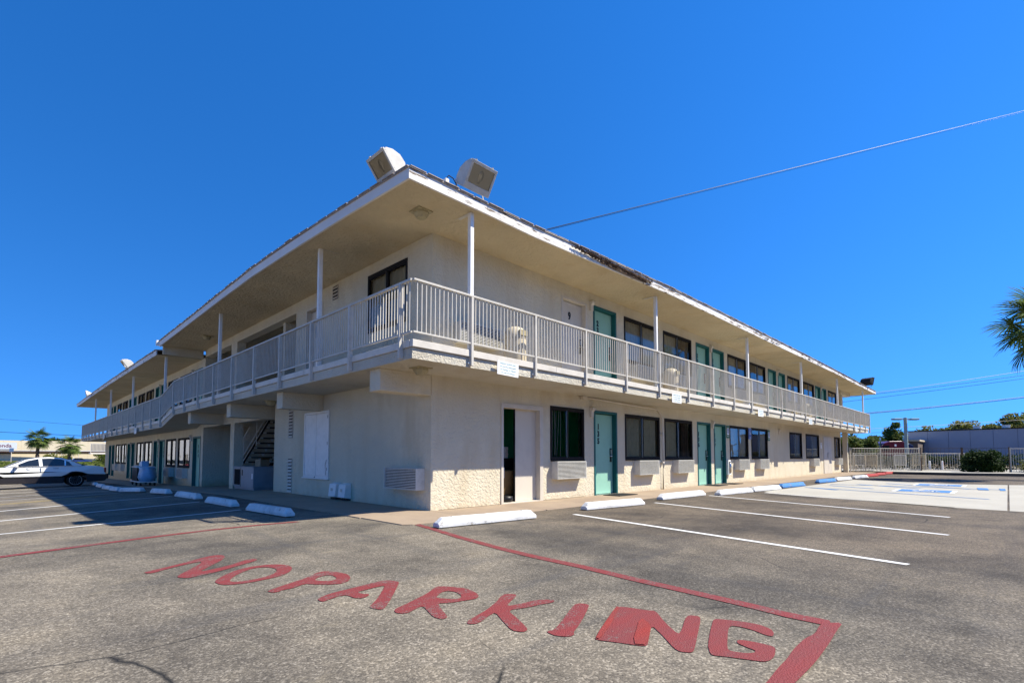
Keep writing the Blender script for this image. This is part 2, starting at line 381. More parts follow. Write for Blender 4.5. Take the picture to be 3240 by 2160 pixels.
# ================================================================== GROUND
def axis_vals(segs):
    out = []
    for a, b, n in segs:
        out += [a + (b - a) * k / n for k in range(n)]
    return out + [segs[-1][1]]
xs = axis_vals([(-900, -60, 10), (-60, -12, 12), (-12, 0, 24), (0, 60, 20), (60, 900, 10)])
ys = axis_vals([(-900, -40, 8), (-40, -1, 13), (-1, 4, 10), (4, 62, 58), (62, 900, 12)])
g = MB(); nx = len(xs)
for y in ys:
    for x in xs: g.v.append((x, y, GZ(x, y)))
for j in range(len(ys) - 1):
    for i in range(nx - 1): g.f.append((j * nx + i, j * nx + i + 1, (j + 1) * nx + i + 1, (j + 1) * nx + i))
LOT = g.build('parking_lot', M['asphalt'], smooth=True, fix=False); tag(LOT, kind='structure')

# concrete walkway round the building: slabs with open joints
wk = MB()
drape(wk, [(-1.29, -1.12), (-1.17, -1.19), (31.2, -1.45), (31.2, 0.05), (-1.29, 0.05)], .004)
WALK = wk.build('walkway', M['walk'], fix=False); tag(WALK, kind='structure')
def slab(x0, x1, y0, y1):
    j = .006; m_ = MB(); t = .012
    c = [(x0 + j, y0 + j), (x1 - j, y0 + j), (x1 - j, y1 - j), (x0 + j, y1 - j)]
    m_.hexa([(x, y, GZ(x, y) - .05) for x, y in c], [(x, y, GZ(x, y) + t + random.uniform(0, .003)) for x, y in c])
    m_.build('concrete_slab', M['walk'], WALK, bevel=.004)
m_ = MB(); m_.prism([(-1.29, .0), (-1.29, -1.10), (-1.17, -1.19), (0, -1.24), (0, 0)], -.05, .013, 'z'); m_.build('concrete_slab', M['walk'], WALK, bevel=.004)
x = 0.0
while x < 31: slab(x, x + 1.55, -1.24 - .13 * min(1, (x + 1.55) / 9), -.0); x += 1.55
y = 0.0
while y < 40: slab(-1.32, 0.0, y, y + 1.6); y += 1.6
for i in range(5):
    for k in range(3): slab(0 + k * 1.9, 1.9 * (k + 1), 7.06 + i * 1.37, 7.06 + (i + 1) * 1.37)

# pale concrete pad of the accessible stalls, two pours with a joint
pd = MB()
drape(pd, [(9.15, -2.35), (8.75, -2.62), (8.15, -3.93), (7.55, -5.2), (7.10, -6.25), (7.03, -6.99), (17.99, -6.975), (17.63, -5.9), (18.2, -4.2), (19.0, -2.57)], .004)
p1 = pd.build('concrete_pad', M['pad'], fix=False); tag(p1, kind='structure')
pd = MB()
drape(pd, [(7.03, -7.02), (6.9, -9.0), (5.6, -14), (20.8, -14), (18.9, -8.2), (18.0, -7.01)], .004)
p2 = pd.build('concrete_pad', M['pad'], fix=False); tag(p2, kind='structure')
PADZ = .009

# painted lines and letters
def line(name, m_, a, b, wd=.075, z=.004): 
    k = MB(); strip(k, a, b, wd, z); k.build(name, M[m_], LOT, fix=False)
for a, b in (((1.40, -1.98), (0.40, -6.39)), ((4.19, -1.89), (2.81, -6.50)), ((6.83, -1.87), (5.14, -6.36)), ((8.72, -2.52), (7.13, -6.30))):
    line('stall_line', 'whitepaint', a, b, .085)
line('stall_line', 'faintwhite', (18.45, -3.18), (17.9, -4.6), .10, .009)
for (a, b, k) in (((-7.6, 1.75), (-2.12, 2.78), 'whitepaint'), ((-7.6, 3.62), (-2.19, 5.15), 'whitepaint'), ((-7.6, 5.25), (-2.20, 7.60), 'whitepaint'),
                  ((-7.4, 7.3), (-1.86, 11.6), 'yellowpaint'), ((-7.4, 6.9), (-3.3, 10.2), 'yellowpaint'), ((-7.6, 10.3), (-2.6, 12.05), 'whitepaint'),
                  ((-7.6, 13.4), (-2.57, 14.6), 'whitepaint'), ((-7.6, 16.6), (-2.5, 17.5), 'whitepaint'), ((-7.6, 19.3), (-2.49, 20.2), 'whitepaint'), ((-7.6, 25.6), (-4.1, 26.6), 'whitepaint')):
    line('stall_line', k, a, b, .085)
LT = {
'N1':[(-4.325,-2.022),(-4.083,-1.887),(-3.779,-1.657),(-3.695,-1.64),(-3.65,-1.705),(-3.671,-1.819),(-3.751,-1.969),(-3.883,-2.15),(-4.014,-2.337),(-3.762,-2.235),(-3.574,-2.082),(-3.502,-2.07),(-3.493,-2.139),(-3.546,-2.203),(-3.918,-2.434),(-4.062,-2.483),(-4.129,-2.496),(-4.171,-2.422),(-4.166,-2.378),(-4.121,-2.295),(-4.009,-2.133),(-3.894,-1.946),(-3.883,-1.86),(-4.099,-1.968),(-4.284,-2.109),(-4.314,-2.079)],
'O':[(-3.994,-2.735),(-4.016,-2.799),(-4.008,-2.902),(-3.953,-2.958),(-3.844,-2.99),(-3.693,-2.968),(-3.565,-2.924),(-3.467,-2.823),(-3.409,-2.705),(-3.393,-2.594),(-3.433,-2.492),(-3.521,-2.426),(-3.659,-2.415),(-3.796,-2.49),(-3.922,-2.625)],
'Oh':[(-3.929,-2.83),(-3.913,-2.886),(-3.819,-2.912),(-3.694,-2.888),(-3.6,-2.823),(-3.535,-2.72),(-3.52,-2.607),(-3.563,-2.512),(-3.653,-2.494),(-3.765,-2.589),(-3.856,-2.692)],
'P':[(-3.835,-3.329),(-3.702,-3.256),(-3.682,-3.245),(-3.467,-3.137),(-3.329,-3.02),(-3.265,-3.029),(-3.214,-3.136),(-3.194,-3.256),(-3.231,-3.377),(-3.291,-3.465),(-3.365,-3.505),(-3.434,-3.474),(-3.51,-3.397),(-3.564,-3.315),(-3.677,-3.378),(-3.732,-3.374),(-3.796,-3.407),(-3.825,-3.388)],
'Ph':[(-3.463,-3.251),(-3.409,-3.196),(-3.329,-3.164),(-3.298,-3.215),(-3.308,-3.299),(-3.34,-3.357),(-3.391,-3.364),(-3.443,-3.318)],
'A':[(-3.673,-3.767),(-3.563,-3.703),(-3.313,-3.667),(-3.121,-3.639),(-3.069,-3.668),(-3.041,-3.749),(-3.071,-3.803),(-3.31,-4.09),(-3.474,-4.269),(-3.503,-4.271),(-3.529,-4.197),(-3.514,-4.161),(-3.395,-4.048),(-3.22,-3.841),(-3.177,-3.779),(-3.234,-3.774),(-3.404,-3.796),(-3.405,-3.863),(-3.373,-3.896),(-3.385,-3.931),(-3.432,-3.957),(-3.47,-3.955),(-3.489,-3.918),(-3.492,-3.813),(-3.546,-3.805),(-3.626,-3.836),(-3.672,-3.856),(-3.682,-3.824)],
'R':[(-3.46,-4.352),(-3.47,-4.398),(-3.446,-4.441),(-3.409,-4.442),(-3.358,-4.417),(-3.272,-4.386),(-3.327,-4.525),(-3.36,-4.617),(-3.352,-4.684),(-3.313,-4.683),(-3.29,-4.654),(-3.24,-4.537),(-3.175,-4.41),(-3.117,-4.461),(-3.015,-4.487),(-2.942,-4.509),(-2.886,-4.483),(-2.838,-4.404),(-2.81,-4.257),(-2.863,-4.14),(-2.91,-4.076),(-2.954,-4.085),(-3.088,-4.175),(-3.245,-4.245),(-3.361,-4.296),(-3.421,-4.314)],
'Rh':[(-3.106,-4.297),(-3.013,-4.227),(-2.955,-4.212),(-2.92,-4.272),(-2.945,-4.368),(-2.987,-4.418),(-3.033,-4.425),(-3.085,-4.35)],
'K':[(-3.29,-4.834),(-3.297,-4.857),(-3.262,-4.885),(-3.197,-4.869),(-3.117,-4.829),(-3.045,-4.81),(-3.121,-4.946),(-3.202,-5.102),(-3.174,-5.165),(-3.136,-5.159),(-3.107,-5.122),(-3.039,-4.995),(-2.966,-4.834),(-2.846,-4.879),(-2.722,-4.903),(-2.64,-4.923),(-2.601,-4.907),(-2.613,-4.855),(-2.691,-4.807),(-2.789,-4.802),(-2.914,-4.77),(-2.796,-4.701),(-2.706,-4.657),(-2.674,-4.619),(-2.718,-4.56),(-2.779,-4.583),(-2.885,-4.654),(-3.058,-4.741),(-3.181,-4.782),(-3.256,-4.809)],
'I':[(-2.578,-5.049),(-2.535,-5.059),(-2.518,-5.11),(-2.549,-5.14),(-2.732,-5.237),(-2.887,-5.314),(-2.992,-5.358),(-3.012,-5.382),(-3.058,-5.383),(-3.097,-5.324),(-3.091,-5.259),(-3.069,-5.245),(-3.031,-5.26),(-2.902,-5.202),(-2.739,-5.122)],
'N2':[(-2.977,-5.487),(-2.758,-5.396),(-2.443,-5.267),(-2.406,-5.297),(-2.367,-5.442),(-2.339,-5.481),(-2.499,-5.627),(-2.628,-5.771),(-2.547,-5.751),(-2.351,-5.676),(-2.276,-5.664),(-2.255,-5.721),(-2.346,-5.765),(-2.546,-5.84),(-2.773,-5.926),(-2.814,-5.932),(-2.843,-5.891),(-2.826,-5.848),(-2.697,-5.716),(-2.593,-5.596),(-2.799,-5.695),(-2.886,-5.737),(-2.911,-5.707),(-2.951,-5.608),(-2.996,-5.509)],
'N2x':[(-2.524,-5.483),(-2.597,-5.598),(-2.882,-5.736),(-2.921,-5.671)],
'N2y':[(-2.977,-5.487),(-2.443,-5.267),(-2.437,-5.289),(-2.765,-5.437),(-2.981,-5.519)],
'G':[(-2.26,-5.802),(-2.227,-5.812),(-2.181,-5.916),(-2.161,-6.018),(-2.196,-6.092),(-2.252,-6.124),(-2.309,-6.137),(-2.315,-6.103),(-2.279,-6.023),(-2.275,-5.95),(-2.295,-5.914),(-2.371,-5.929),(-2.645,-6.032),(-2.666,-6.058),(-2.638,-6.123),(-2.602,-6.147),(-2.573,-6.14),(-2.559,-6.094),(-2.536,-6.041),(-2.501,-6.024),(-2.474,-6.038),(-2.455,-6.11),(-2.456,-6.186),(-2.487,-6.204),(-2.589,-6.23),(-2.654,-6.23),(-2.689,-6.212),(-2.715,-6.15),(-2.75,-6.066),(-2.779,-6.014),(-2.739,-5.984),(-2.658,-5.943),(-2.481,-5.877),(-2.346,-5.831)],
'bar':[(-1.898,-6.265),(-1.81,-6.348),(-1.986,-6.355),(-2.238,-6.374),(-2.544,-6.388),(-2.816,-6.385),(-2.969,-6.379),(-3.048,-6.299),(-2.9,-6.299),(-2.726,-6.286),(-2.584,-6.283),(-2.428,-6.268),(-2.24,-6.266),(-2.113,-6.284),(-2.009,-6.272)],
'lineR':[(-1.052,-1.197),(-1.158,-1.649),(-1.322,-2.372),(-1.519,-3.264),(-1.576,-4.033),(-1.547,-3.812),(-1.623,-4.391),(-1.688,-4.942),(-1.724,-5.384),(-1.786,-5.852),(-1.817,-6.056),(-1.816,-6.346),(-1.893,-6.258),(-1.901,-6.08),(-1.861,-5.878),(-1.825,-5.432),(-1.781,-4.997),(-1.687,-4.438),(-1.711,-4.646),(-1.711,-4.146),(-1.648,-3.397),(-1.459,-2.539),(-1.333,-1.858),(-1.199,-1.203)],
'lineL':[(-5.395,-0.298),(-5.141,-0.231),(-4.654,-0.089),(-4.053,0.173),(-3.312,0.423),(-2.628,0.624),(-2.092,0.383),(-2.162,0.213),(-2.701,0.402),(-3.372,0.18),(-4.085,-0.038),(-4.665,-0.247),(-5.141,-0.371),(-5.39,-0.428)],
}
def smooth_poly(p, it=1):
    for _ in range(it):
        q = []
        for i in range(len(p)):
            a = p[i]; b = p[(i + 1) % len(p)]
            q += [(a[0] * .8 + b[0] * .2, a[1] * .8 + b[1] * .2), (a[0] * .2 + b[0] * .8, a[1] * .2 + b[1] * .8)]
        p = q
    return p
def letter(keys, hole=None, z=.004, m_='redpaint', name='painted_letter'):
    p = smooth_poly(LT[keys])
    k = MB(); drape(k, p, z, smooth_poly(LT[hole]) if hole else None); return k.build(name, M[m_], LOT, fix=False)
letter('N1'); letter('O', 'Oh'); letter('P', 'Ph'); letter('A'); letter('R', 'Rh'); letter('K'); letter('I'); letter('N2', m_='redworn'); letter('G', m_='redworn')
letter('N2x', m_='redfresh', z=.008, name='paint_patch'); letter('N2y', m_='redfresh', z=.008, name='paint_patch')
k = MB()
LR = [(-1.10, -1.20), (-1.21, -1.70), (-1.39, -2.45), (-1.56, -3.35), (-1.625, -3.87), (-1.66, -4.42), (-1.735, -4.97), (-1.775, -5.41), (-1.825, -5.87), (-1.86, -6.07), (-1.86, -6.30)]
k = MB(); i = 0
for n_, (x_, y_) in enumerate(LR):
    k.v += [(x_ - .055, y_ - .02, .004), (x_ + .055, y_ + .02, .004)]
for n_ in range(len(LR) - 1): k.f.append((2 * n_, 2 * n_ + 2, 2 * n_ + 3, 2 * n_ + 1))
k.build('red_line', M['redpaint'], LOT, fix=False)
LL = [(-8.4, -1.35), (-5.39, -.36), (-5.14, -.30), (-4.66, -.168), (-4.07, .067), (-3.34, .30), (-2.66, .513), (-2.13, .30)]
LL = [(-8.4, -1.35), (-5.14, -.30), (-4.66, -.13), (-4.05, .075), (-3.3, .27), (-2.66, .33), (-2.13, .30)]
k = MB()
for x_, y_ in LL: k.v += [(x_ + .02, y_ - .05, GZ(x_, y_) + .004), (x_ - .01, y_ + .05, GZ(x_, y_) + .004)]
for n_ in range(len(LL) - 1): k.f.append((2 * n_, 2 * n_ + 2, 2 * n_ + 3, 2 * n_ + 1))
k.build('red_line', M['redpaint'], LOT, fix=False)
letter('bar', m_='redworn', z=.008, name='red_bar')
# blue accessible-stall markings: blue field in a white border with the white wheelchair figure
def access(cx, cy, ang, s=1.0):
    c, si = math.cos(ang), math.sin(ang)
    T = lambda p: (cx + (p[0] * c - p[1] * si) * s, cy + (p[0] * si + p[1] * c) * s)
    for w_, h_, m_, z_, nm in ((.66, .66, 'whitepaint', PADZ, 'stall_symbol_border'), (.56, .56, 'bluepaint', PADZ + .004, 'stall_symbol_field')):
        q = MB(); drape(q, [T((-w_, -h_)), (T((w_, -h_))), T((w_, h_)), T((-w_, h_))], z_); q.build(nm, M[m_], LOT, fix=False)
    q = MB(); z_ = PADZ + .008
    circ = lambda ox, oy, r, n=14: [T((ox + r * math.cos(6.2832 * t / n), oy + r * math.sin(6.2832 * t / n))) for t in range(n)]
    drape(q, circ(-.10, .38, .075), z_)
    pts = [T((.02 + .24 * math.cos(a), -.14 + .24 * math.sin(a))) for a in [R(d) for d in range(120, 371, 25)]]
    for a, b in zip(pts, pts[1:]): strip(q, a, b, .07, z_, 1)
    for a, b in (((-.10, .26), (-.08, -.02)), ((-.08, -.0), (.16, -.02)), ((.16, -.0), (.26, -.28)), ((.26, -.28), (.36, -.26)), ((-.09, .13), (.12, .12))): strip(q, T(a), T(b), .07, z_, 1)
    q.build('stall_symbol_figure', M['whitepaint'], LOT, fix=False)
access(12.35, -5.38, R(0) - math.pi / 2, .98); access(16.2, -5.40, -math.pi / 2, .98)
for a, b in (((11.9, -2.75), (11.2, -3.6)), ((13.6, -2.9), (12.6, -4.2)), ((15.0, -3.4), (13.6, -5.2)), ((16.3, -4.0), (14.3, -6.2))):
    line('hatch_line', 'bluepaint', a, b, .13, PADZ)
line('hatch_line', 'bluepaint', (12.0, -2.6), (10.0, -6.7), .10, PADZ); line('hatch_line', 'bluepaint', (14.6, -2.7), (14.5, -6.9), .11, PADZ)
for cx in (14.5,):
    k = MB(); drape(k, [(13.95, -6.4), (15.1, -6.33), (15.1, -6.56), (13.95, -6.62)], PADZ + .004); k.build('paint_patch', M['bluepaint'], LOT, fix=False)
    k = MB(); drape(k, [(13.95, -6.84), (15.1, -6.8), (15.1, -6.93), (13.95, -6.95)], PADZ + .004); k.build('paint_patch', M['bluepaint'], LOT, fix=False)

# ================================================================== MOTEL
FLO, DZ = 2.56, -.35
MO = empty('motel_building'); tag(MO, 'two storey cream stucco corner motel with teal doors and railed upper walkway', 'building')
def wall(mb, fc, u0, u1, z0, z1, ops, th=.16):
    us = sorted({u0, u1} | {v for o in ops for v in o[:2]})
    for a, b in zip(us, us[1:]):
        cuts = sorted([(o[2], o[3]) for o in ops if o[0] < (a + b) / 2 < o[1]])
        z = z0
        for c, d in cuts:
            if c > z: mb.fbox(fc, a, b, -th, 0, z, c)
            z = d
        if z < z1: mb.fbox(fc, a, b, -th, 0, z, z1)
ZW = (.865, 2.035)    # window bottom and top above its floor
DT = 2.04
RW0 = [(3.15, 4.36, 'a'), (6.13, 7.93, 'b'), (8.23, 10.0, 'c'), (12.98, 14.74, 'd'), (15.08, 16.9, 'e'), (19.84, 21.72, 'f'), (22.39, 24.76, 'g'), (28.0, 29.3, 'h')]
RD0 = [(4.76, 5.76, '135'), (10.37, 11.38, '136'), (11.64, 12.63, '137')]
RW1 = [(6.14, 7.93), (8.23, 10.04), (12.94, 14.75), (15.09, 16.84), (19.78, 21.6), (22.25, 24.1), (26.97, 28.87)]
RD1 = [(4.77, 5.77, '231'), (10.38, 11.40, '232'), (11.60, 12.61, '233'), (17.19, 18.2, '234'), (18.47, 19.43, '235'), (24.36, 25.4, '236'), (25.55, 26.6, '237')]
mb = MB()
wall(mb, 'R', .0, 29.6, -.3, 2.34, [(a, b, *ZW) for a, b, _ in RW0] + [(a, b, -.3 if 0 else .0, DT) for a, b, _ in RD0] + [(1.70, 2.88, 0, 1.97)])
wall(mb, 'R', .0, 29.6, 2.34, 4.86, [(a, b, FLO + ZW[0], FLO + ZW[1]) for a, b in RW1] + [(a, b, FLO, FLO + DT) for a, b, _ in RD1] + [(3.55, 4.51, FLO, FLO + 2.01)])
LWU = [(.77, 2.19)]
wall(mb, 'L', .16, 7.05, -.3, 2.34, [])
wall(mb, 'L', .16, 5.79, 2.34, 4.86, [(.77, 2.19, FLO + .90, FLO + 2.06), (4.25, 5.17, FLO, FLO + 1.98)])
mb.fbox('L', 5.79, 13.9, -.25, 0, 4.585, 4.86)                      # header over the open upper passage
mb.fbox('L', 10.36, 10.92, -.25, -.001, 2.56, 4.585)
mb.box(.16, 5.6, 6.89, 7.05, -.3, 4.86)                             # side wall of the stair recess
mb.box(.16, 5.6, 5.63, 5.79, 2.56, 4.86)
LW0 = [(15.66, 17.5), (17.9, 19.65), (22.7, 24.5), (24.8, 26.6), (29.83, 31.5), (31.85, 33.6)]
LD0 = [(14.2, 15.25, '134'), (20.0, 21.05, '133'), (21.25, 22.3, '132'), (27.15, 28.15, '131'), (28.4, 29.45, '130'), (34.2, 35.2, '129'), (35.5, 36.5, '128')]
wall(mb, 'L', 13.9, 38.2, -1.0, 2.34 + DZ, [(a, b, ZW[0] + DZ, ZW[1] + DZ) for a, b in LW0] + [(a, b, DZ - .0 + gy((a + b) / 2) * .0, DT + DZ) for a, b, _ in LD0])
wall(mb, 'L', 13.9, 38.2, 2.34 + DZ, 4.86 + DZ + .06, [(a, b, FLO + DZ + ZW[0], FLO + DZ + ZW[1]) for a, b in LW0] + [(a, b, FLO + DZ, FLO + DZ + DT) for a, b, _ in LD0])
mb.box(.16, 5.6, 13.9, 14.06, -1.0, 4.86)
mb.box(5.6, 5.76, 5.6, 14.1, -1.0, 4.86)                            # back of the recess
mb.box(29.44, 29.6, .16, 8.2, -.3, 4.86)                            # end walls
mb.box(.16, 8.2, 38.04, 38.2, -1.2, 4.6)
mb.box(5.76, 29.44, 8.04, 8.2, -.3, 4.86); mb.box(8.04, 8.2, 8.2, 38.04, -1.2, 4.5)
WALLS = mb.build('wall', M['stucco'], MO)
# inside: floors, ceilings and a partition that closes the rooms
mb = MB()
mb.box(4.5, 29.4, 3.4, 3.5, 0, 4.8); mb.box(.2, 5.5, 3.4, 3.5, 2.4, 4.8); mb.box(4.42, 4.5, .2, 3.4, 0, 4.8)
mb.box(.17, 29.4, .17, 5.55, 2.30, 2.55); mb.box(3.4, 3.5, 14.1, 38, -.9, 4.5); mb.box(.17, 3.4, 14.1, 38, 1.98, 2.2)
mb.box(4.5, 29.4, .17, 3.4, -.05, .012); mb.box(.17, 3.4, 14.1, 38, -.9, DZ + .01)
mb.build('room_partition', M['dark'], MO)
mb = MB(); mb.box(.17, 4.41, 1.25, 1.3, .02, 2.29); mb.box(4.36, 4.41, .17, 1.25, .02, 2.29); mb.box(.17, .22, .17, 1.25, .02, 2.29)
mb.build('room_wall', M['green'], MO)
mb = MB(); mb.box(.17, 4.4, .0, 3.3, -.05, .018); mb.build('room_floor', M['walk'], MO)

# balcony slab with ledge board
def slabpart(o0, z0, z1, m_, name, ext, u_end_R=31.55, u_end_L=39.9):
    mb = MB()
    # right run
    mb.box(-1.1 - ext, u_end_R, -1.03 - ext, .0 if o0 is None else -o0, z0, z1)
    # left run, upper level, ramp, lower level
    xi = 0 if o0 is None else -o0
    ys_ = -1.03 - ext if o0 is None else -o0
    y0_ = .0 if o0 is None else -o0
    mb.box(-1.1 - ext, xi, y0_ + .0002, 12.95, z0, z1)
    mb.hexa([(-1.1 - ext, 12.95, z0), (xi, 12.95, z0), (xi, 14.86, z0 + DZ), (-1.1 - ext, 14.86, z0 + DZ)],
            [(-1.1 - ext, 12.95, z1), (xi, 12.95, z1), (xi, 14.86, z1 + DZ), (-1.1 - ext, 14.86, z1 + DZ)])
    mb.box(-1.1 - ext, xi, 14.86, u_end_L, z0 + DZ, z1 + DZ)
    return mb
SL = slabpart(None, 2.34, 2.50, 0, '', 0)
SL.box(.0, 5.58, 7.06, 9.95, 2.34, 2.555); SL.box(2.05, 5.58, 9.95, 13.88, 2.34, 2.555); SL.box(0, .95, 9.95, 13.88, 2.34, 2.555)
BS = SL.build('balcony_slab', M['edge'], MO)
# ledge boards, butted every few metres
def ledge(fc, a, b, z):
    m_ = MB(); j = random.uniform(-.002, .002)
    if fc == 'R': m_.box(a + .002, b - .002, -1.066 + j, -.99, z, z + .105)
    else: m_.box(-1.122 + j, -1.06, a + .002, b - .002, z, z + .105)
    m_.build('ledge_board', M['ledge'], BS, bevel=.004, seg=1)
x = -1.12; 
for L_ in (3.2, 3.7, 2.9, 4.0, 3.6, 3.0, 4.1, 3.5, 4.67): ledge('R', x, x + L_, 2.505); x += L_
y = -.985
for L_ in (3.6, 3.9, 3.0, 3.4): ledge('L', y, y + L_, 2.505); y += L_
m_ = MB(); m_.hexa([(-1.122, 12.92, 2.505), (-1.06, 12.92, 2.505), (-1.06, 14.86, 2.505 + DZ), (-1.122, 14.86, 2.505 + DZ)], [(-1.122, 12.92, 2.61), (-1.06, 12.92, 2.61), (-1.06, 14.86, 2.61 + DZ), (-1.122, 14.86, 2.61 + DZ)])
m_.build('ledge_board', M['ledge'], BS)
y = 14.87
for L_ in (3.4, 4.1, 3.7, 3.2, 4.0, 3.6, 3.03): ledge('L', y, y + L_, 2.505 + DZ); y += L_
mb = MB(); mb.box(-1.05, 31.5, -.985, -.001, 2.50, 2.555); mb.box(-1.055, -.001, -.0005, 12.9, 2.50, 2.555); mb.box(-1.055, -.001, 14.9, 39.8, 2.50 + DZ, 2.555 + DZ)
mb.hexa([(-1.055, 12.9, 2.5), (-.001, 12.9, 2.5), (-.001, 14.9, 2.5 + DZ), (-1.055, 14.9, 2.5 + DZ)], [(-1.055, 12.9, 2.555), (-.001, 12.9, 2.555), (-.001, 14.9, 2.555 + DZ), (-1.055, 14.9, 2.555 + DZ)])
mb.build('deck_coating', M['ledge'], BS)
# beams under the slab
for y0_, y1_, x0_, x1_, z in ((.004, .32, -1.0, -.003, 1.985), (4.15, 4.47, -.92, -.003, 1.985), (7.67, 7.99, -.92, 5.5, 1.985), (11.55, 11.87, -.95, .9, 1.99)):
    m_ = MB(); m_.box(x0_, x1_, y0_, y1_, z, 2.341); m_.build('beam', M['stucco'], MO, bevel=.008)
m_ = MB(); m_.box(.004, .30, 8.0, 13.88, 1.99, 2.338); m_.build('beam', M['stucco'], MO)
m_ = MB(); m_.box(-.0, .28, 10.42, 10.80, -.1, 1.99); m_.build('column', M['stucco'], MO, bevel=.006)
m_ = MB(); m_.box(29.68, 29.92, -.30, -.06, -.05, 2.34); m_.build('column', M['stucco'], MO, bevel=.006)
m_ = MB(); m_.box(30.05, 30.35, -.02, .2, 2.56, 4.86); m_.build('column', M['stucco'], MO)
m_ = MB(); m_.box(29.6, 32.2, -.05, .22, 4.66, 4.86); m_.build('beam', M['stucco'], MO)

# roof: soffit, fascia, shingled deck
RE = [(-1.30, -1.20), (.2, -1.20), (1.3, -1.20), (3.5, -1.29), (6, -1.36), (9, -1.38), (13, -1.37), (18, -1.37), (23, -1.33), (28, -1.27), (33.4, -1.21)]
def sag(x): return -.012 * math.sin(x * 1.1) - .008 * math.sin(x * .47 + 1)
LE = [(-1.30, -1.20), (-1.38, .4), (-1.47, 2.4), (-1.50, 4.5), (-1.47, 7), (-1.42, 10), (-1.38, 14.2)]
LE2 = [(-1.44, 14.35), (-1.46, 18), (-1.48, 25), (-1.46, 33), (-1.42, 38), (-1.40, 41.3)]
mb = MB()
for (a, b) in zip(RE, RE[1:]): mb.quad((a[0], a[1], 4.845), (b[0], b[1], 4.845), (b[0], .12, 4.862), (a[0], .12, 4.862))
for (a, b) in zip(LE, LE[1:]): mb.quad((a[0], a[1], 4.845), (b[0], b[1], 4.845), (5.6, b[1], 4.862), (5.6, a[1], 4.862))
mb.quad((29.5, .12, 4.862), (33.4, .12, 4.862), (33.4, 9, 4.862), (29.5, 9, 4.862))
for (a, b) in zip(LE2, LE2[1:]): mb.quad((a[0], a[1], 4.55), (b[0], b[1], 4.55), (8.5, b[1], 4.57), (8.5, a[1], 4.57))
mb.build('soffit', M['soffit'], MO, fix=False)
def fascia(path, z0, z1, nm='fascia', mk='fascia'):
    for a, b in zip(path, path[1:]):
        a = Vector(a); b = Vector(b); d = (b - a).normalized(); n_ = Vector((d.y, -d.x)) * .035
        if n_.dot(Vector((-1, -1))) < 0: n_ = -n_
        m_ = MB(); e = Vector((0, 0)); s0 = sag(a.x + a.y); s1 = sag(b.x + b.y)
        q = [a + d * .001, b - d * .001, b - d * .001 - n_ * .0 - n_, a + d * .001 - n_]
        zb = [z0 + s0, z0 + s1, z0 + s1, z0 + s0]; zt = [z1 + s0, z1 + s1, z1 + s1, z1 + s0]
        m_.hexa([(p.x, p.y, z_) for p, z_ in zip(q, zb)], [(p.x, p.y, z_) for p, z_ in zip(q, zt)])
        m_.build(nm, M[mk], MO)
fascia(RE, 4.83, 5.0); fascia(LE, 4.83, 5.0, mk='fascia2'); fascia(LE2, 4.535, 4.70)
m_ = MB(); m_.box(33.37, 33.405, -1.2, 9, 4.83, 5.0); m_.build('fascia', M['fascia'], MO)
m_ = MB(); m_.box(-1.4, 8.5, 41.27, 41.305, 4.535, 4.70); m_.build('fascia', M['fascia'], MO)
m_ = MB(); m_.box(-1.26, .0, 14.18, 14.30, 4.56, 4.99); m_.build('gable_board', M['stucco'], MO)
m_ = MB(); m_.box(-1.46, -1.26, 14.2, 14.36, 4.86, 5.03); m_.build('gutter_end', M['white'], MO)
# torn stretch of the front fascia: bare splintered wood
rot = MB()
for k in range(240):
    t = random.random(); x_ = 2.35 + 2.7 * t; yy = -1.20 - .045 * (x_ - 1.3) - .012; mid = 4.97 - .085 * t + random.uniform(-.03, .02)
    if x_ > 3.5: yy = -1.29 - .028 * (x_ - 3.5) - .012
    a = (x_, yy - random.uniform(.028, .05), mid); L_ = random.uniform(.03, .14)
    b = (x_ + L_, yy - random.uniform(.03, .06), mid - random.uniform(-.01, .06)); rot.tube([a, b], random.uniform(.002, .006), 4)
for x0_ in (12.0, 13.2, 17.5, 18.9):
    for k in range(14):
        x_ = x0_ + random.random() * .9; rot.tube([(x_, -1.385, 4.93 - random.random() * .05), (x_ + .12, -1.395, 4.93 - random.random() * .06)], .006, 4)
bare = MB(); rb = random.Random(7); x_ = 2.3; zt, zb = 4.955, 4.935
while x_ < 5.15:
    st_ = .035; t = (x_ - 2.3) / 2.85; zt = 4.948 - .015 * t + rb.uniform(-.012, .008); zb = max(4.835, 4.93 - .13 * min(1, t * 1.5) + rb.uniform(-.018, .018))
    if t > .9: zb = 4.90 + rb.uniform(-.01, .02)
    y0_ = -1.20 - .041 * (x_ - 1.3) - .036 if x_ < 3.5 else -1.29 - .028 * (x_ - 3.5) - .036
    bare.box(x_, x_ + st_ - .001, y0_ - .006 + rb.uniform(-.002, .002), y0_ + .01, zb, zt); x_ += st_
bo = bare.build('bare_wood', M['lath'], MO); tag(bo, kind='stuff')
r_ = rot.build('splintered_wood', M['lath'], MO)
tag(r_, kind='stuff')
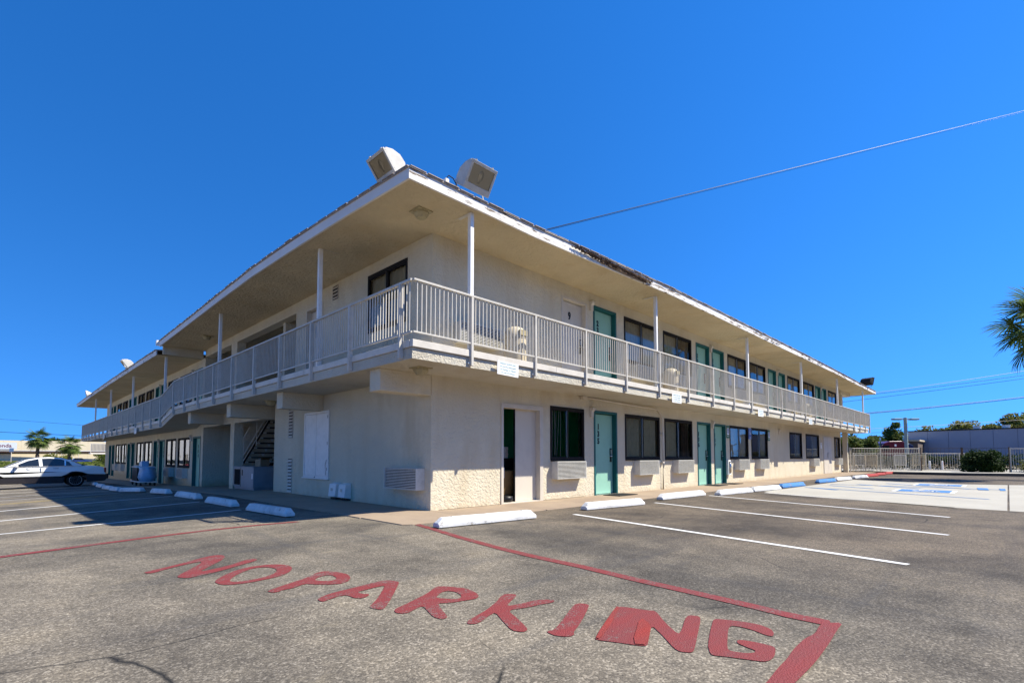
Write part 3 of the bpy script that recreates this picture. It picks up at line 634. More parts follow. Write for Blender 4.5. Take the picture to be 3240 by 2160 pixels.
# roof deck and shingle courses
mb = MB()
def rise(p, d): return (p[0], p[1], d)
for pth, z_, ins in ((RE, 5.005, (0, 1)), (LE, 5.005, (1, 0)), (LE2, 4.705, (1, 0))):
    for (a, b) in zip(pth, pth[1:]):
        o_ = Vector(ins) * -.022
        for c_ in range(3):
            k0 = c_ * .30; za = z_ - .012 + c_ * .012
            q = [(a[0] + ins[0] * k0 + o_.x, a[1] + ins[1] * k0 + o_.y), (b[0] + ins[0] * k0 + o_.x, b[1] + ins[1] * k0 + o_.y)]
            r2 = [(q[1][0] + ins[0] * .34, q[1][1] + ins[1] * .34), (q[0][0] + ins[0] * .34, q[0][1] + ins[1] * .34)]
            mb.hexa([(*q[0], za), (*q[1], za), (*r2[0], za + .012), (*r2[1], za + .012)], [(*q[0], za + .014), (*q[1], za + .014), (*r2[0], za + .024), (*r2[1], za + .024)])
mb.hexa([(-.5, -.42, 5.02), (33.4, -.45, 5.02), (33.4, 9, 5.02), (-.5, 9, 5.02)], [(-.4, -.4, 5.045), (33.4, -.4, 5.045), (30, 4.2, 5.7), (3.5, 4.2, 5.7)])
mb.hexa([(-.5, -.4, 5.015), (9, -.4, 5.015), (9, 14.25, 5.015), (-.5, 14.25, 5.015)], [(-.4, -.3, 5.04), (9, -.3, 5.04), (4.2, 14.25, 5.65), (3.6, 14.25, 5.65)])
mb.hexa([(-.9, 14.3, 4.71), (8.5, 14.3, 4.71), (8.5, 41.2, 4.71), (-.9, 41.2, 4.71)], [(-.85, 14.3, 4.74), (8.4, 14.3, 4.74), (4.2, 38, 5.3), (3.6, 38, 5.3)])
mb.build('roof', M['shingle'], MO)
# loose shingle edge, small uneven tabs along the eaves
tabs = MB()
for pth, z_, ins in ((RE, 5.008, (0, 1)), (LE, 5.008, (1, 0)), (LE2, 4.708, (1, 0))):
    for a, b in zip(pth, pth[1:]):
        a = Vector(a); b = Vector(b); d = (b - a); n_ = max(1, int(d.length / .3)); d /= n_; 
        for k in range(n_):
            p = a + d * (k + .04); q = a + d * (k + .93); o_ = Vector(ins) * -random.uniform(.022, .040); i_ = Vector(ins) * .2; t = random.uniform(.0, .006)
            tabs.hexa([(p.x + o_.x, p.y + o_.y, z_ + t), (q.x + o_.x, q.y + o_.y, z_ + t), (q.x + i_.x, q.y + i_.y, z_ + .02), (p.x + i_.x, p.y + i_.y, z_ + .02)],
                      [(p.x + o_.x, p.y + o_.y, z_ + t + .011), (q.x + o_.x, q.y + o_.y, z_ + t + .011), (q.x + i_.x, q.y + i_.y, z_ + .034), (p.x + i_.x, p.y + i_.y, z_ + .034)])
ts_ = tabs.build('shingle_tabs', M['shingle'], MO); tag(ts_, kind='stuff')

# ---------------------------------------------------------------- windows
def curtain_mesh(w_, h_, m_, fold=.016, x0=0, seed=1, part=1.0):
    rnd = random.Random(seed); mb = MB(); n = max(6, int(w_ / .028)); ph = rnd.random() * 6
    for k in range(n + 1):
        x_ = x0 + w_ * k / n; y_ = .09 + fold * math.sin(k * 1.25 + ph + .6 * math.sin(k * .31)) + rnd.uniform(-.003, .003)
        mb.v += [(x_, y_, .01), (x_ + rnd.uniform(-.004, .004), y_, h_)]
    for k in range(n): mb.f.append((2 * k, 2 * k + 2, 2 * k + 3, 2 * k + 1))
    return mb.mesh('curtain', M[m_], smooth=True, fix=False)
WC = {}
def window(fc, u0, u1, z0, z1, style='tan', rec=.02):
    w_ = u1 - u0; h_ = z1 - z0; key = (round(w_, 2), round(h_, 2))
    if key not in WC:
        fr = MB(); t = .045
        fr.box(0, w_, -.018, .05, 0, t); fr.box(0, w_, -.018, .05, h_ - t * 1.5, h_); fr.box(0, t, -.018, .05, t, h_ - t * 1.5); fr.box(w_ - t, w_, -.018, .05, t, h_ - t * 1.5)
        fm = fr.mesh('window', M['bronze'])
        mu = MB(); mu.box(w_ / 2 - .03, w_ / 2 + .03, -.006, .045, t, h_ - t * 1.5)
        for a, b in ((t, w_ / 2 - .03), (w_ / 2 + .03, w_ - t)):
            mu.box(a, b, .0, .03, t, t + .022); mu.box(a, b, .0, .03, h_ - t * 1.5 - .02, h_ - t * 1.5)
        mm = mu.mesh('sash', M['bronze'])
        gl = MB(); gl.quad((0, 0, 0), (w_ / 2 - t - .03, 0, 0), (w_ / 2 - t - .03, 0, h_ - 2.5 * t), (0, 0, h_ - 2.5 * t)); gm = gl.mesh('pane', M['glass'])
        sm = MB(); sm.box(.01, w_ - .01, -.035, .0, -.03, -.002); sm = sm.mesh('sill', M['bronze'])
        ln = MB(); ln.box(w_ / 2 - .036, w_ / 2 - .031, -.01, .01, t, h_ - t * 1.5); ln = ln.mesh('track', M['steel'])
        WC[key] = (fm, mm, gm, sm, ln, t)
    fm, mm, gm, sm, ln, t = WC[key]
    loc = (u0, 0, z0) if fc == 'R' else (0, u1, z0); rz = 0 if fc == 'R' else -math.pi / 2
    o = put('window', fm, MO, loc, (0, 0, rz))
    put('sash', mm, o); put('pane', gm, o, (t, .012, t)); put('pane', gm, o, (w_ / 2 + .03, .026, t)); put('sill', sm, o); put('track', ln, o)
    sd_ = int(u0 * 100 + z0 * 10)
    if style == 'tan': put('curtain', curtain_mesh(w_ - .1, h_ - .06, 'curtain', x0=.05, seed=sd_), o)
    elif style == 'part':
        put('curtain', curtain_mesh(w_ * .47, h_ - .06, 'curtain', x0=.05, seed=sd_), o); put('curtain', curtain_mesh(w_ * .3, h_ - .06, 'brown_curtain', x0=w_ * .66, seed=sd_ + 1), o)
    elif style == 'brown':
        put('curtain', curtain_mesh(w_ * .5, h_ - .06, 'brown_curtain', x0=.05, seed=sd_), o); put('curtain', curtain_mesh(w_ * .42, h_ - .06, 'curtain', x0=w_ * .53, seed=sd_ + 1), o)
    elif style == 'dark':
        put('curtain', curtain_mesh(w_ * .42, h_ - .06, 'brown_curtain', x0=w_ * .54, seed=sd_), o)
    elif style == 'blinds':
        bl = MB()
        for k, (x_, tp) in enumerate(((.10, 0), (.17, .02), (.235, -.01), (.30, .05), (.40, .09), (.46, .02))):
            bl.hexa([(x_ - tp, .08, .05), (x_ - tp + .05, .11, .05), (x_ - tp + .05, .113, .05), (x_ - tp, .083, .05)], [(x_, .08, h_ - .05), (x_ + .05, .11, h_ - .05), (x_ + .05, .113, h_ - .05), (x_, .083, h_ - .05)])
        put('vertical_blind', bl.mesh('vertical_blind', M['white']), o)
    return o
sty = {'a': 'blinds', 'b': 'tan', 'c': 'part', 'd': 'tan', 'e': 'brown', 'f': 'brown', 'g': 'brown', 'h': 'dark'}
for a, b, k in RW0: window('R', a, b, *ZW, style=sty[k])
for (a, b), s_ in zip(RW1, ('tan', 'part', 'part', 'brown', 'tan', 'brown', 'brown')): window('R', a, b, FLO + ZW[0], FLO + ZW[1], s_)
window('L', .77, 2.19, FLO + .90, FLO + 2.06, 'tan')
for i, (a, b) in enumerate(LW0):
    window('L', a, b, ZW[0] + DZ, ZW[1] + DZ, ('dark', 'dark', 'brown', 'dark', 'dark', 'dark')[i]); window('L', a, b, FLO + DZ + ZW[0], FLO + DZ + ZW[1], ('brown', 'dark', 'brown', 'dark', 'brown', 'dark')[i])

# ---------------------------------------------------------------- doors
def door_meshes(w_, h_, leaf, frame, rec=.105):
    l = MB(); l.box(.065, w_ - .065, rec, rec + .045, .03, h_ - .07)
    f = MB(); t = .055
    f.box(0, t, -.012, rec + .05, 0, h_); f.box(w_ - t, w_, -.012, rec + .05, 0, h_); f.box(t, w_ - t, -.012, rec + .05, h_ - t, h_)
    f.box(t, t + .01, rec - .02, rec, 0, h_ - t); f.box(w_ - t - .01, w_ - t, rec - .02, rec, 0, h_ - t)
    th = MB(); th.box(t, w_ - t, -.03, rec + .04, 0, .022)
    hd = MB(); xx = w_ - .15
    hd.box(xx - .03, xx + .03, rec - .018, rec, .80, 1.14)
    lv = MB(); lv.tube([(xx, rec - .015, .95), (xx, rec - .06, .95), (xx - .03, rec - .065, .95), (xx + .10 - .2 + .0, rec - .065, .948)], .011, 8); lv.lathe([(0, 0), (.024, 0), (.024, .03), (0, .03)], 12, (0, 0, 0)) if 0 else None
    lv.box(xx - .022, xx + .022, rec - .045, rec - .018, .99, 1.11)
    return [k.mesh(n_, M[m_]) for k, n_, m_ in ((l, 'door', leaf), (f, 'door_frame', frame), (th, 'threshold', 'steel'), (hd, 'lock_plate', 'black'), (lv, 'door_handle', 'steel'))]
DM = {}
DIG = {}
def door(fc, u0, u1, z0, num=None, h_=2.04, leaf='teal', frame='dteal'):
    w_ = 1.0; key = (round(h_, 2), leaf)
    if key not in DM: DM[key] = door_meshes(w_, h_, leaf, frame)
    l, f, th, hd, lv = DM[key]
    uc = (u0 + u1) / 2; sc = (u1 - u0) / w_
    loc = (u0, 0, z0) if fc == 'R' else (0, u1, z0); rz = 0 if fc == 'R' else -math.pi / 2
    o = put('door', l, MO, loc, (0, 0, rz)); o.scale = (sc, 1, 1)
    put('door_frame', f, o); put('threshold', th, o); put('lock_plate', hd, o); put('door_handle', lv, o)
    if num:
        for i, ch in enumerate(num):
            if ch not in DIG: DIG[ch] = text_mesh(ch, .19, M['black'], .004, .007, shear=.0)
            big = 1.25 if len(num) == 1 else 1
            put('room_number', DIG[ch], o, (.33 if len(num) > 1 else .44, .099, (1.60 - .175 * i) if len(num) > 1 else 1.55)).scale = (.85 * big, 1, big)
    return o
for a, b, n_ in RD0: door('R', a, b, .0, n_)
for a, b, n_ in RD1: door('R', a, b, FLO, n_)
for a, b, n_ in LD0:
    door('L', a, b, DZ, n_); door('L', a, b, FLO + DZ, None)
door('R', 3.55, 4.51, FLO, '9', 2.01, 'trim', 'trim')
d_ = door('L', 4.25, 5.17, FLO, None, 1.98, 'trim', 'trim')
m_ = MB(); m_.box(.36, .72, .095, .104, 1.25, 1.72); m_.build('door_window', M['bronze'], d_)
# sliding service door, half open
sd_ = MB(); sd_.box(2.172, 2.80, .105, .14, .03, 1.90); SD = sd_.build('service_door', M['trim'], MO, bevel=.004)
fr = MB(); fr.fbox('R', 1.665, 1.725, -.17, .02, 0, 1.985); fr.fbox('R', 2.80, 2.90, -.17, .02, 0, 1.985); fr.fbox('R', 1.725, 2.80, -.17, .02, 1.90, 1.985); fr.fbox('R', 1.725, 2.8, -.17, .02, 0, .028)
fr.build('door_frame', M['trim'], SD)
m_ = MB(); m_.box(2.160, 2.1718, .10, .145, .03, 1.90); m_.build('door_edge', M['black'], SD)
# shuttered cupboard on the side wall
cb = MB()
cb.fbox('L', 3.80, 5.10, 0, .03, .45, .50); cb.fbox('L', 3.80, 5.10, 0, .03, 1.93, 1.98); cb.fbox('L', 3.80, 3.85, 0, .03, .5, 1.93); cb.fbox('L', 5.05, 5.10, 0, .03, .5, 1.93); cb.fbox('L', 3.76, 5.14, 0, .05, .42, .449)
CB = cb.build('cupboard_frame', M['white'], MO, bevel=.004)
for a, b in ((3.855, 4.44), (4.452, 5.045)):
    m_ = MB(); m_.fbox('L', a, b, .0, .022, .503, 1.926); dd = m_.build('cupboard_door', M['white'], CB, bevel=.004)
for z in (.62, 1.2, 1.8):
    m_ = MB(); m_.fbox('L', 3.846, 3.856, .02, .034, z, z + .07); m_.build('hinge', M['rubber'], CB)
m_ = MB(); m_.tube([(-.03, 3.9, .52), (-.034, 3.93, .75), (-.032, 3.88, .86)], .004, 5); m_.tube([(-.03, 4.45, .47), (-.035, 4.5, .44)], .01, 5); m_.build('latch', M['rubber'], CB)
# louvred vents
def vent(fc, u0, u1, z0, z1):
    n = max(3, round((z1 - z0) / .083)); fr = MB(); t = .012
    fr.fbox(fc, u0, u0 + t, -.02, .012, z0, z1); fr.fbox(fc, u1 - t, u1, -.02, .012, z0, z1)
    o = fr.build('vent', M['trim'], MO)
    m_ = MB(); m_.fbox(fc, u0 + t, u1 - t, .0, .003, z0, z1); m_.build('vent_back', M['dark'], o)
    st = (z1 - z0) / n
    for k in range(n):
        z = z0 + k * st; sl_ = MB()
        if fc == 'L': sl_.hexa([(-.003, u0, z + st * .62), (-.003, u1, z + st * .62), (-.026, u1, z + .004), (-.026, u0, z + .004)], [(-.003, u0, z + st * .62 + .008), (-.003, u1, z + st * .62 + .008), (-.028, u1, z + .012), (-.028, u0, z + .012)])
        sl_.build('louvre', M['trim'], o)
vent('L', 5.83, 6.10, 1.41, 2.14); vent('L', 5.83, 6.10, .03, .88); vent('L', 3.50, 3.78, 4.47, 4.78)

# ---------------------------------------------------------------- railings and posts
RAIL = empty('railing'); RAIL.parent = MO
ZT, ZB = 3.485, 2.715
TR = MB()
TR.box(-1.125, 31.9, -1.102, -1.052, ZT - .032, ZT); TR.box(-1.12, 31.9, -1.089, -1.065, ZB - .014, ZB + .012)
TR.build('top_rail', M['rail'], RAIL, bevel=.004)
def lz(y):      # level of the left balcony relative to the right one
    return 0 if y < 12.95 else (DZ if y > 14.86 else DZ * (y - 12.95) / 1.91)
TL = MB()
for a, b in ((-1.051, 12.95), (12.95, 14.86), (14.86, 39.95)):
    za, zb = lz(a), lz(b)
    for z0_, z1_, x0_, x1_ in ((ZT - .032, ZT, -1.155, -1.105), (ZB - .014, ZB + .012, -1.142, -1.118)):
        TL.hexa([(x0_, a, z0_ + za), (x1_, a, z0_ + za), (x1_, b, z0_ + zb), (x0_, b, z0_ + zb)], [(x0_, a, z1_ + za), (x1_, a, z1_ + za), (x1_, b, z1_ + zb), (x0_, b, z1_ + zb)])
TL.build('top_rail', M['rail'], RAIL)
PX = [-.02, 1.48, 2.99, 4.49, 5.985, 7.53, 9.09, 10.63, 12.13, 13.69, 15.2, 16.76, 18.28, 19.8, 21.36, 22.9, 24.45, 25.95, 27.5, 29.05, 30.55, 31.87]
PY = [-.79, .727, 2.225, 3.74, 5.26, 6.84, 8.41, 9.96, 11.53, 12.97, 14.88, 16.55, 18.1, 19.72, 21.36, 23.0, 24.65, 26.25, 27.9, 29.5, 31.1, 32.8, 34.4, 36.0, 37.5, 38.8, 39.9]
pm = MB(); pm.box(-.022, .022, -.0, .07, 2.36, ZT - .03); pmesh = pm.mesh('post', M['rail'])
bm_ = MB(); bm_.lathe([(0, 0), (.014, 0), (.014, .016), (0, .02)], 8); bm_.xf(Matrix.Rotation(R(90), 4, 'X')); boltm = bm_.mesh('bolt', M['white'])
for x in PX:
    p = put('post', pmesh, RAIL, (x, -1.10, 0)); put('bolt', boltm, p, (-.045, .052, 2.40))
for y in PY:
    put('post', pmesh, RAIL, (-1.175, y, lz(y)), (0, 0, -math.pi / 2))
bb = MB(); bb.box(-.0065, .0065, -.0065, .0065, 0, ZT - .03 - ZB); bmesh_ = bb.mesh('baluster', M['rail'])
allb = []
x = -1.115 + .06
while x < 31.85:
    if min(abs(x - q) for q in PX) > .03: allb.append((x, -1.077, ZB))
    x += .0795
y = -1.0
while y < 39.9:
    if min(abs(y - q) for q in PY) > .03: allb.append((-1.13, y, ZB + lz(y)))
    y += .0795
allb.sort(key=lambda p: (p[0] - CAMX) ** 2 + (p[1] - CAMY) ** 2)
for p in allb[:290]: put('baluster', bmesh_, RAIL, p)
far = MB()
for p in allb[290:]: far.box(p[0] - .0065, p[0] + .0065, p[1] - .0065, p[1] + .0065, p[2], p[2] + ZT - .03 - ZB)
tag(far.build('far_balusters', M['rail'], RAIL), kind='stuff')
# slender posts that carry the eaves
def eave_post(x, y, z0, z1, fc):
    m_ = MB(); m_.box(-.036, .036, -.036, .036, z0, z1); o = m_.build('eave_post', M['white'], MO, (x, y, 0), bevel=.004)
    pl = MB()
    if fc == 'R': pl.box(-.035, -.030, .0, .36, z1 - .006, z1 - .0005); pl.box(-.03, .03, .036, .30, z1 - .006, z1 - .0005)
    else: pl.box(.0, .36, -.035, -.03, z1 - .006, z1 - .0005)
    pl.build('bracket', M['rail'], o)
for x in (-.0, 5.94, 11.98, 18.02, 24.14, 30.36): eave_post(x + .0, -1.02, 2.56, 4.846, 'R')
for y in (2.07, 8.2): eave_post(-1.075, y, 2.56, 4.846, 'L')
for y in (14.65, 21.0, 27.55, 33.7): eave_post(-1.075, y, 2.56 + lz(y), 4.552, 'L')
# stair in the recess: open treads between two stringers, rising towards the corner
ST = empty('staircase', (1.0, 13.9, 0)); ST.parent = MO
for xo in (0, 1.05):
    m_ = MB(); m_.hexa([(xo, 0, -.02), (xo + .04, 0, -.02), (xo + .04, -3.95, 2.30), (xo, -3.95, 2.30)], [(xo, 0, .16), (xo + .04, 0, .16), (xo + .04, -3.95, 2.48), (xo, -3.95, 2.48)]); m_.build('stringer', M['bronze'], ST)
tm = MB(); tm.box(.045, 1.045, -.14, .14, 0, .05); tmesh = tm.mesh('tread', M['dark'])

def _m(f): t = MB(); f(t); return t.mesh('tread_bracket_lit_tip', M['white'])
noses = [_m(lambda t: t.box(.05, .16, -.145, -.141, 0, .05)), _m(lambda t: t.box(.9, 1.045, -.146, -.141, 0, .052)), _m(lambda t: t.prism([(.52, -.005), (.46, -.10), (.40, -.005)], -.143, -.13, 'y'))]  # white far-end plate paints the lit tread tip; the triangle is the bracket
for k in range(13):
    t_ = put('tread', tmesh, ST, (0, -.25 - k * .285, .20 + k * .168)); [put('tread_bracket_lit_tip', n_, t_) for n_ in noses]
m_ = MB(); m_.tube([(.0, .1, .85), (.0, -3.6, 3.05)], .018, 6); m_.tube([(-.02, .1, .17), (-.02, -3.6, 2.34)], .014, 6); m_.tube([(-.02, .1, -.03), (-.02, -3.6, 2.14)], .012, 6); m_.tube([(0, .1, 0), (0, .1, .85)], .016, 6)
for k in range(2): yy = -1.2 - 1.3 * k; m_.tube([(0, yy, .60 - .6 * (yy + 1) * .0 + (-yy) * .5 - .55), (0, yy, .91 - yy * .595)], .014, 6)
STR = m_.build('stair_railing', M['white'], ST)
m_ = MB()
for k in range(40): yy = .05 - k * .09; m_.tube([(0, yy, .22 - yy * .587), (0, yy, .91 - yy * .595)], .0055, 4)
tag(m_.build('stair_balusters', M['ledge'], ST), kind='stuff')
# conduit under the balcony, down the wall
m_ = MB(); m_.tube([(4.3, -.05, 2.315), (5.2, -.05, 2.30), (6.6, -.05, 2.27), (7.45, -.05, 2.265), (7.75, -.05, 2.25), (7.93, -.05, 2.15), (8.02, -.05, 1.95), (8.03, -.05, 1.2), (8.02, -.05, 0.0)], .021, 8)
PI_ = m_.build('conduit', M['trim'], MO, smooth=True)
m_ = MB(); m_.box(4.22, 4.40, -.10, -.01, 2.26, 2.335); m_.build('junction_box', M['trim'], PI_)
for z in (.75, 1.55): m_ = MB(); m_.box(7.985, 8.07, -.078, -.0, z, z + .04); m_.build('clamp', M['trim'], PI_)

# ================================================================== THINGS FIXED TO THE MOTEL
def clone(o, loc=None, rz=None):
    c = copy_tree(o)
    if loc is not None: c.location = loc
    if rz is not None: c.rotation_euler = (0, 0, rz)
    return c
# through-the-wall air conditioners: local x along the wall, -y outwards
def make_ac():
    b = MB(); W, H, D = 1.03, .38, .185
    b.box(0, W, -D, 0, H - .012, H); b.box(0, W, -D, 0, 0, .012); b.box(0, .014, -D, 0, .012, H - .012); b.box(W - .014, W, -D, 0, .012, H - .012); b.box(.014, W - .014, -D + .05, 0, .012, H - .012)
    o = b.build('air_conditioner', M['ac'], None, bevel=.004)
    bk = MB(); bk.box(.014, W - .014, -D + .04, -D + .05, .012, H - .012); bk.build('dark_core', M['black'], o)
    sl_ = MB(); sl_.hexa([(.014, -D - .004, -.001), (W - .014, -D - .004, -.001), (W - .014, -D + .03, .006), (.014, -D + .03, .006)], [(.014, -D - .004, .011), (W - .014, -D - .004, .011), (W - .014, -D + .03, .010), (.014, -D + .03, .010)])
    me = sl_.mesh('louvre', M['ac'])
    for k in range(13): put('louvre', me, o, (0, 0, .018 + k * .0276))
    return o
AC0 = make_ac(); first = [AC0]
GA = 'air conditioners set through the motel walls'
KID[AC0.name] = list(AC0.children)
def ac(fc, u0, z0, label):
    loc = (u0, 0, z0) if fc == 'R' else (0, u0 + 1.03, z0); rz = 0 if fc == 'R' else -math.pi / 2
    if first: o = first.pop(); o.location = loc; o.rotation_euler = (0, 0, rz)
    else: o = clone(AC0, loc, rz)
    tag(o, label, 'air conditioner', GA); return o
ac('R', 3.18, .45, 'cream louvred air conditioner under the window between the service door and door 135')
ac('R', 6.54, .45, 'cream air conditioner under the first window right of door 135, left of the wall conduit')
ac('R', 8.70, .45, 'cream air conditioner just right of the wall conduit, before the twin ground floor doors')
ac('R', 13.36, .45, 'cream air conditioner under the first window right of door 137')
ac('R', 15.50, .45, 'cream air conditioner under the window right of the blue sign')
ac('R', 23.02, .45, 'cream air conditioner just left of the far pale metal door')
ac('R', 28.05, .45, 'last cream air conditioner by the far corner column of the sunny side')
ac('R', .50, 2.985, 'upstairs cream air conditioner behind the railing left of the tan bin')
ac('R', 6.50, 2.985, 'upstairs cream air conditioner under the window right of door 231')
ac('R', 8.70, 2.985, 'upstairs cream air conditioner right of the second tan bin, left of door 232')
ac('R', 13.3, 2.985, 'upstairs cream air conditioner under the window just right of door 233')
ac('R', 15.5, 2.985, 'upstairs cream air conditioner under the window left of door 234')
ac('R', 20.2, 2.985, 'upstairs cream air conditioner just right of door 235')
ac('R', 22.6, 2.985, 'upstairs cream air conditioner left of door 236')
ac('R', 27.4, 2.985, 'upstairs cream air conditioner right of door 237, last before the far end')
ac('L', .17, .355, 'cream air conditioner low on the shaded corner wall beside the two meter boxes')
for y, l in ((15.95, 'shaded cream air conditioner under the first window left of door 134'), (18.15, 'shaded cream air conditioner under the second window left of door 134'), (23.1, 'shaded cream air conditioner behind the housekeeping cart, its nearer one'), (25.2, 'shaded cream air conditioner left of the housekeeping cart bags'), (30.2, 'tiny shaded cream air conditioner above the boot of the white saloon'), (32.4, 'farthest tiny shaded air conditioner of the left wing')):
    ac('L', y, .45 + DZ - .02, l)

# meter boxes on the corner wall
def meter(y, label, k):
    b = MB(); b.prism([(0, .0), (-.16, .03), (-.13, .30), (-.02, .33), (0, .33)], y, y + .30, 'y')
    b.v = [(p[0], p[1], p[2] + .05) for p in b.v]
    o = b.build('meter_box', M['white'], None, bevel=.012)
    m_ = MB(); m_.box(-.155, -.148, y + .11, y + .19, .20, .26); m_.build('latch', M['trim'], o)
    m_ = MB(); m_.box(-.10, -.0, y + .02, y + .30, .02, .055); m_.build('hood_base', M['dark'], o)
    tag(o, label, 'meter box', 'meter boxes on the corner wall')
meter(2.77, 'white slanted meter box on the shaded wall, the one nearer the air conditioner', 0); meter(3.20, 'white slanted meter box on the shaded wall, the one nearer the shuttered cupboard', 1)

# small wall lamps beside the doors
def make_wlamp():
    b = MB(); b.prism([(0, 0), (-.05, 0), (-.055, .13), (-.10, .17), (-.10, .225), (0, .24)], 0, .10, 'x')
    o = b.build('wall_lamp', M['trim'], None, bevel=.005)
    m_ = MB(); m_.box(-.006, .106, -.11, 0, .222, .236); m_.build('cap', M['fixture'], o); return o
WL0 = make_wlamp(); wl = [WL0]; KID[WL0.name] = list(WL0.children)
def wlamp(fc, u, z, label):
    loc = (u, 0, z) if fc == 'R' else (0, u, z); rz = 0 if fc == 'R' else -math.pi / 2
    o = wl.pop() if wl else clone(WL0)
    o.location = loc; o.rotation_euler = (0, 0, rz); tag(o, label, 'wall lamp', 'small box lamps beside the doors')
for u, z, l in ((4.60, 1.87, 'cream box lamp at the top left of the single ground floor teal door'), (4.62, 4.43, 'upstairs cream box lamp between the cream door and the single teal door'), (11.46, 1.87, 'cream box lamp between the twin ground floor teal doors'), (11.45, 4.43, 'upstairs cream box lamp between the nearer pair of twin teal doors'),
                (18.3, 1.87, 'cream lamp alone on the blank wall right of the green accessible sign'), (18.28, 4.43, 'upstairs cream box lamp between the middle pair of twin teal doors'), (25.44, 4.43, 'upstairs cream box lamp between the farthest pair of twin teal doors')): wlamp('R', u, z, l)
for y, z, l in ((15.5, 1.52, 'shaded box lamp just left of door 134'), (21.2, 1.5, 'shaded box lamp above the housekeeping cart between two doors'), (28.3, 1.48, 'shaded box lamp between the two doors behind the white saloon'), (15.5, 4.05, 'upstairs box lamp over the ramp of the shaded walkway'), (21.2, 4.05, 'upstairs box lamp of the shaded wing beside the second slender post'), (28.3, 4.05, 'upstairs box lamp far along the shaded wing')): wlamp('L', y, z, l)
# ceiling lamps: square plate with a tapered lens
def clamp_(x, y, z, label, rot=0):
    b = MB(); s_ = .135; b.box(-s_, s_, -s_, s_, -.018, 0); o = b.build('ceiling_lamp', M['fixture'], None, (x, y, z), rot)
    n = 8; c = MB(); c.lathe([(.125, -.018), (.125, -.05), (.075, -.115), (.0, -.118)], n); c.xf(Matrix.Rotation(R(22.5), 4, 'Z')); c.build('lens', M['fixture'], o)
    tag(o, label, 'ceiling lamp', 'square ceiling lamps under the eaves and balcony')
clamp_(-.60, -.50, 4.845, 'yellowed ceiling lamp under the roof corner above the railing corner')
clamp_(-.55, -.46, 2.34, 'yellowed ceiling lamp under the balcony corner beside the first beam')
clamp_(-.42, 6.2, 2.34, 'yellowed ceiling lamp under the shaded balcony between two beams')
clamp_(-.60, 11.4, 4.845, 'yellowed ceiling lamp under the eave near the roof step'); clamp_(.7, 8.4, 4.845, 'dim ceiling lamp inside the open upper passage')

# floodlights on the roof edge
def flood(loc, rz, tilt, sc, label, m_='flood', cone=False):
    o = empty('floodlight', loc, rz); T = Matrix.Rotation(tilt, 4, 'X')
    W, H = .50, .40
    if not cone:
        prof = [(0, 0), (0, H), (.05, H + .01), (.16, H - .05), (.25, H - .16), (.27, .10), (.20, .0)]
        b = MB(); b.prism([(p, q) for p, q in prof], -W / 2, W / 2, 'x'); b.xf(T @ Matrix.Translation((0, 0, .0)) )
        h_ = b.build('housing', M[m_], o, bevel=.012)
        f = MB()
        for a in ((-W / 2 - .01, W / 2 + .01, -.03, .0, H - .03, H + .015), (-W / 2 - .01, W / 2 + .01, -.03, 0, 0, .09), (-W / 2 - .01, -W / 2 + .03, -.03, 0, .09, H - .03), (W / 2 - .03, W / 2 + .01, -.03, 0, .09, H - .03)): f.box(*a)
        f.xf(T); f.build('door_rim', M[m_], o, bevel=.004)
        r = MB(); r.quad((-W / 2 + .03, -.002, .09), (W / 2 - .03, -.002, .09), (W / 2 - .03, -.002, H - .03), (-W / 2 + .03, -.002, H - .03)); r.xf(T); r.build('reflector', mref, o, fix=False)
        l = MB(); l.lathe([(.0, .13), (.02, .13), (.022, .16), (.05, .20), (.055, .25), (.04, .30), (0, .325)], 14, (0, -.012, 0)); l.xf(T @ Matrix.Diagonal((1, .25, 1, 1))); l.build('bulb', M['steel'], o, smooth=True)
        g_ = MB(); g_.quad((-W / 2 + .03, -.024, .09), (W / 2 - .03, -.024, .09), (W / 2 - .03, -.024, H - .03), (-W / 2 + .03, -.024, H - .03)); g_.xf(T); g_.build('lens', M['glass'], o, fix=False)
        y = MB(); 
        for s_ in (-1, 1): y.tube([(s_ * (W / 2 + .025), .16, .17), (s_ * (W / 2 + .025), .10, -.02), (s_ * (W / 2 - .02), .10, -.10)], .010, 6)
        y.tube([(-W / 2 + .02, .10, -.10), (W / 2 - .02, .10, -.10)], .010, 6)
        y.build('bracket', M[m_], o)
        for s_ in (-1, 1):
            k = MB(); k.lathe([(0, 0), (.018, 0), (.018, .03), (0, .03)], 8, (s_ * .17, .01, H + .005)); k.xf(T); k.build('clip', M[m_], o)
    else:
        b = MB(); b.lathe([(.19, 0), (.20, .02), (.10, .16), (.05, .22), (.05, .34), (.0, .34)], 14); b.xf(Matrix.Rotation(R(-80), 4, 'X')); b.build('reflector', M['white'], o, smooth=True)
        k = MB(); k.tube([(0, .24, 0), (0, .36, -.20)], .02, 6); k.box(-.05, .05, .30, .42, -.22, -.18); k.build('bracket', M['white'], o)
    o.scale = (sc, sc, sc); tag(o, label, 'floodlight', 'floodlights on the roof edge'); return o
mref = mat('floodlight_reflector', (0.72, 0.71, 0.67), 0.5, 0.0)
flood((-.07, -1.20, 5.10), 0, R(33), 1.0, 'big white floodlight with its bulb showing, on the sunny eave right of the roof corner')
flood((-1.18, -.48, 5.14), -math.pi / 2, R(38), .93, 'white floodlight tipped over the shaded eave left of the roof corner')
flood((-1.30, 21.0, 4.88), -math.pi / 2, R(36), 1.0, 'white floodlight on the lower roof, nearer of the two on the shaded wing')
flood((-1.30, 36.9, 5.12), -math.pi / 2, 0, 1.15, 'white cone floodlight at the far end of the shaded wing', cone=True)
flood((30.9, -1.20, 5.15), R(70), R(20), 1.15, 'dark grey floodlight on the far right end of the roof', 'rubber')
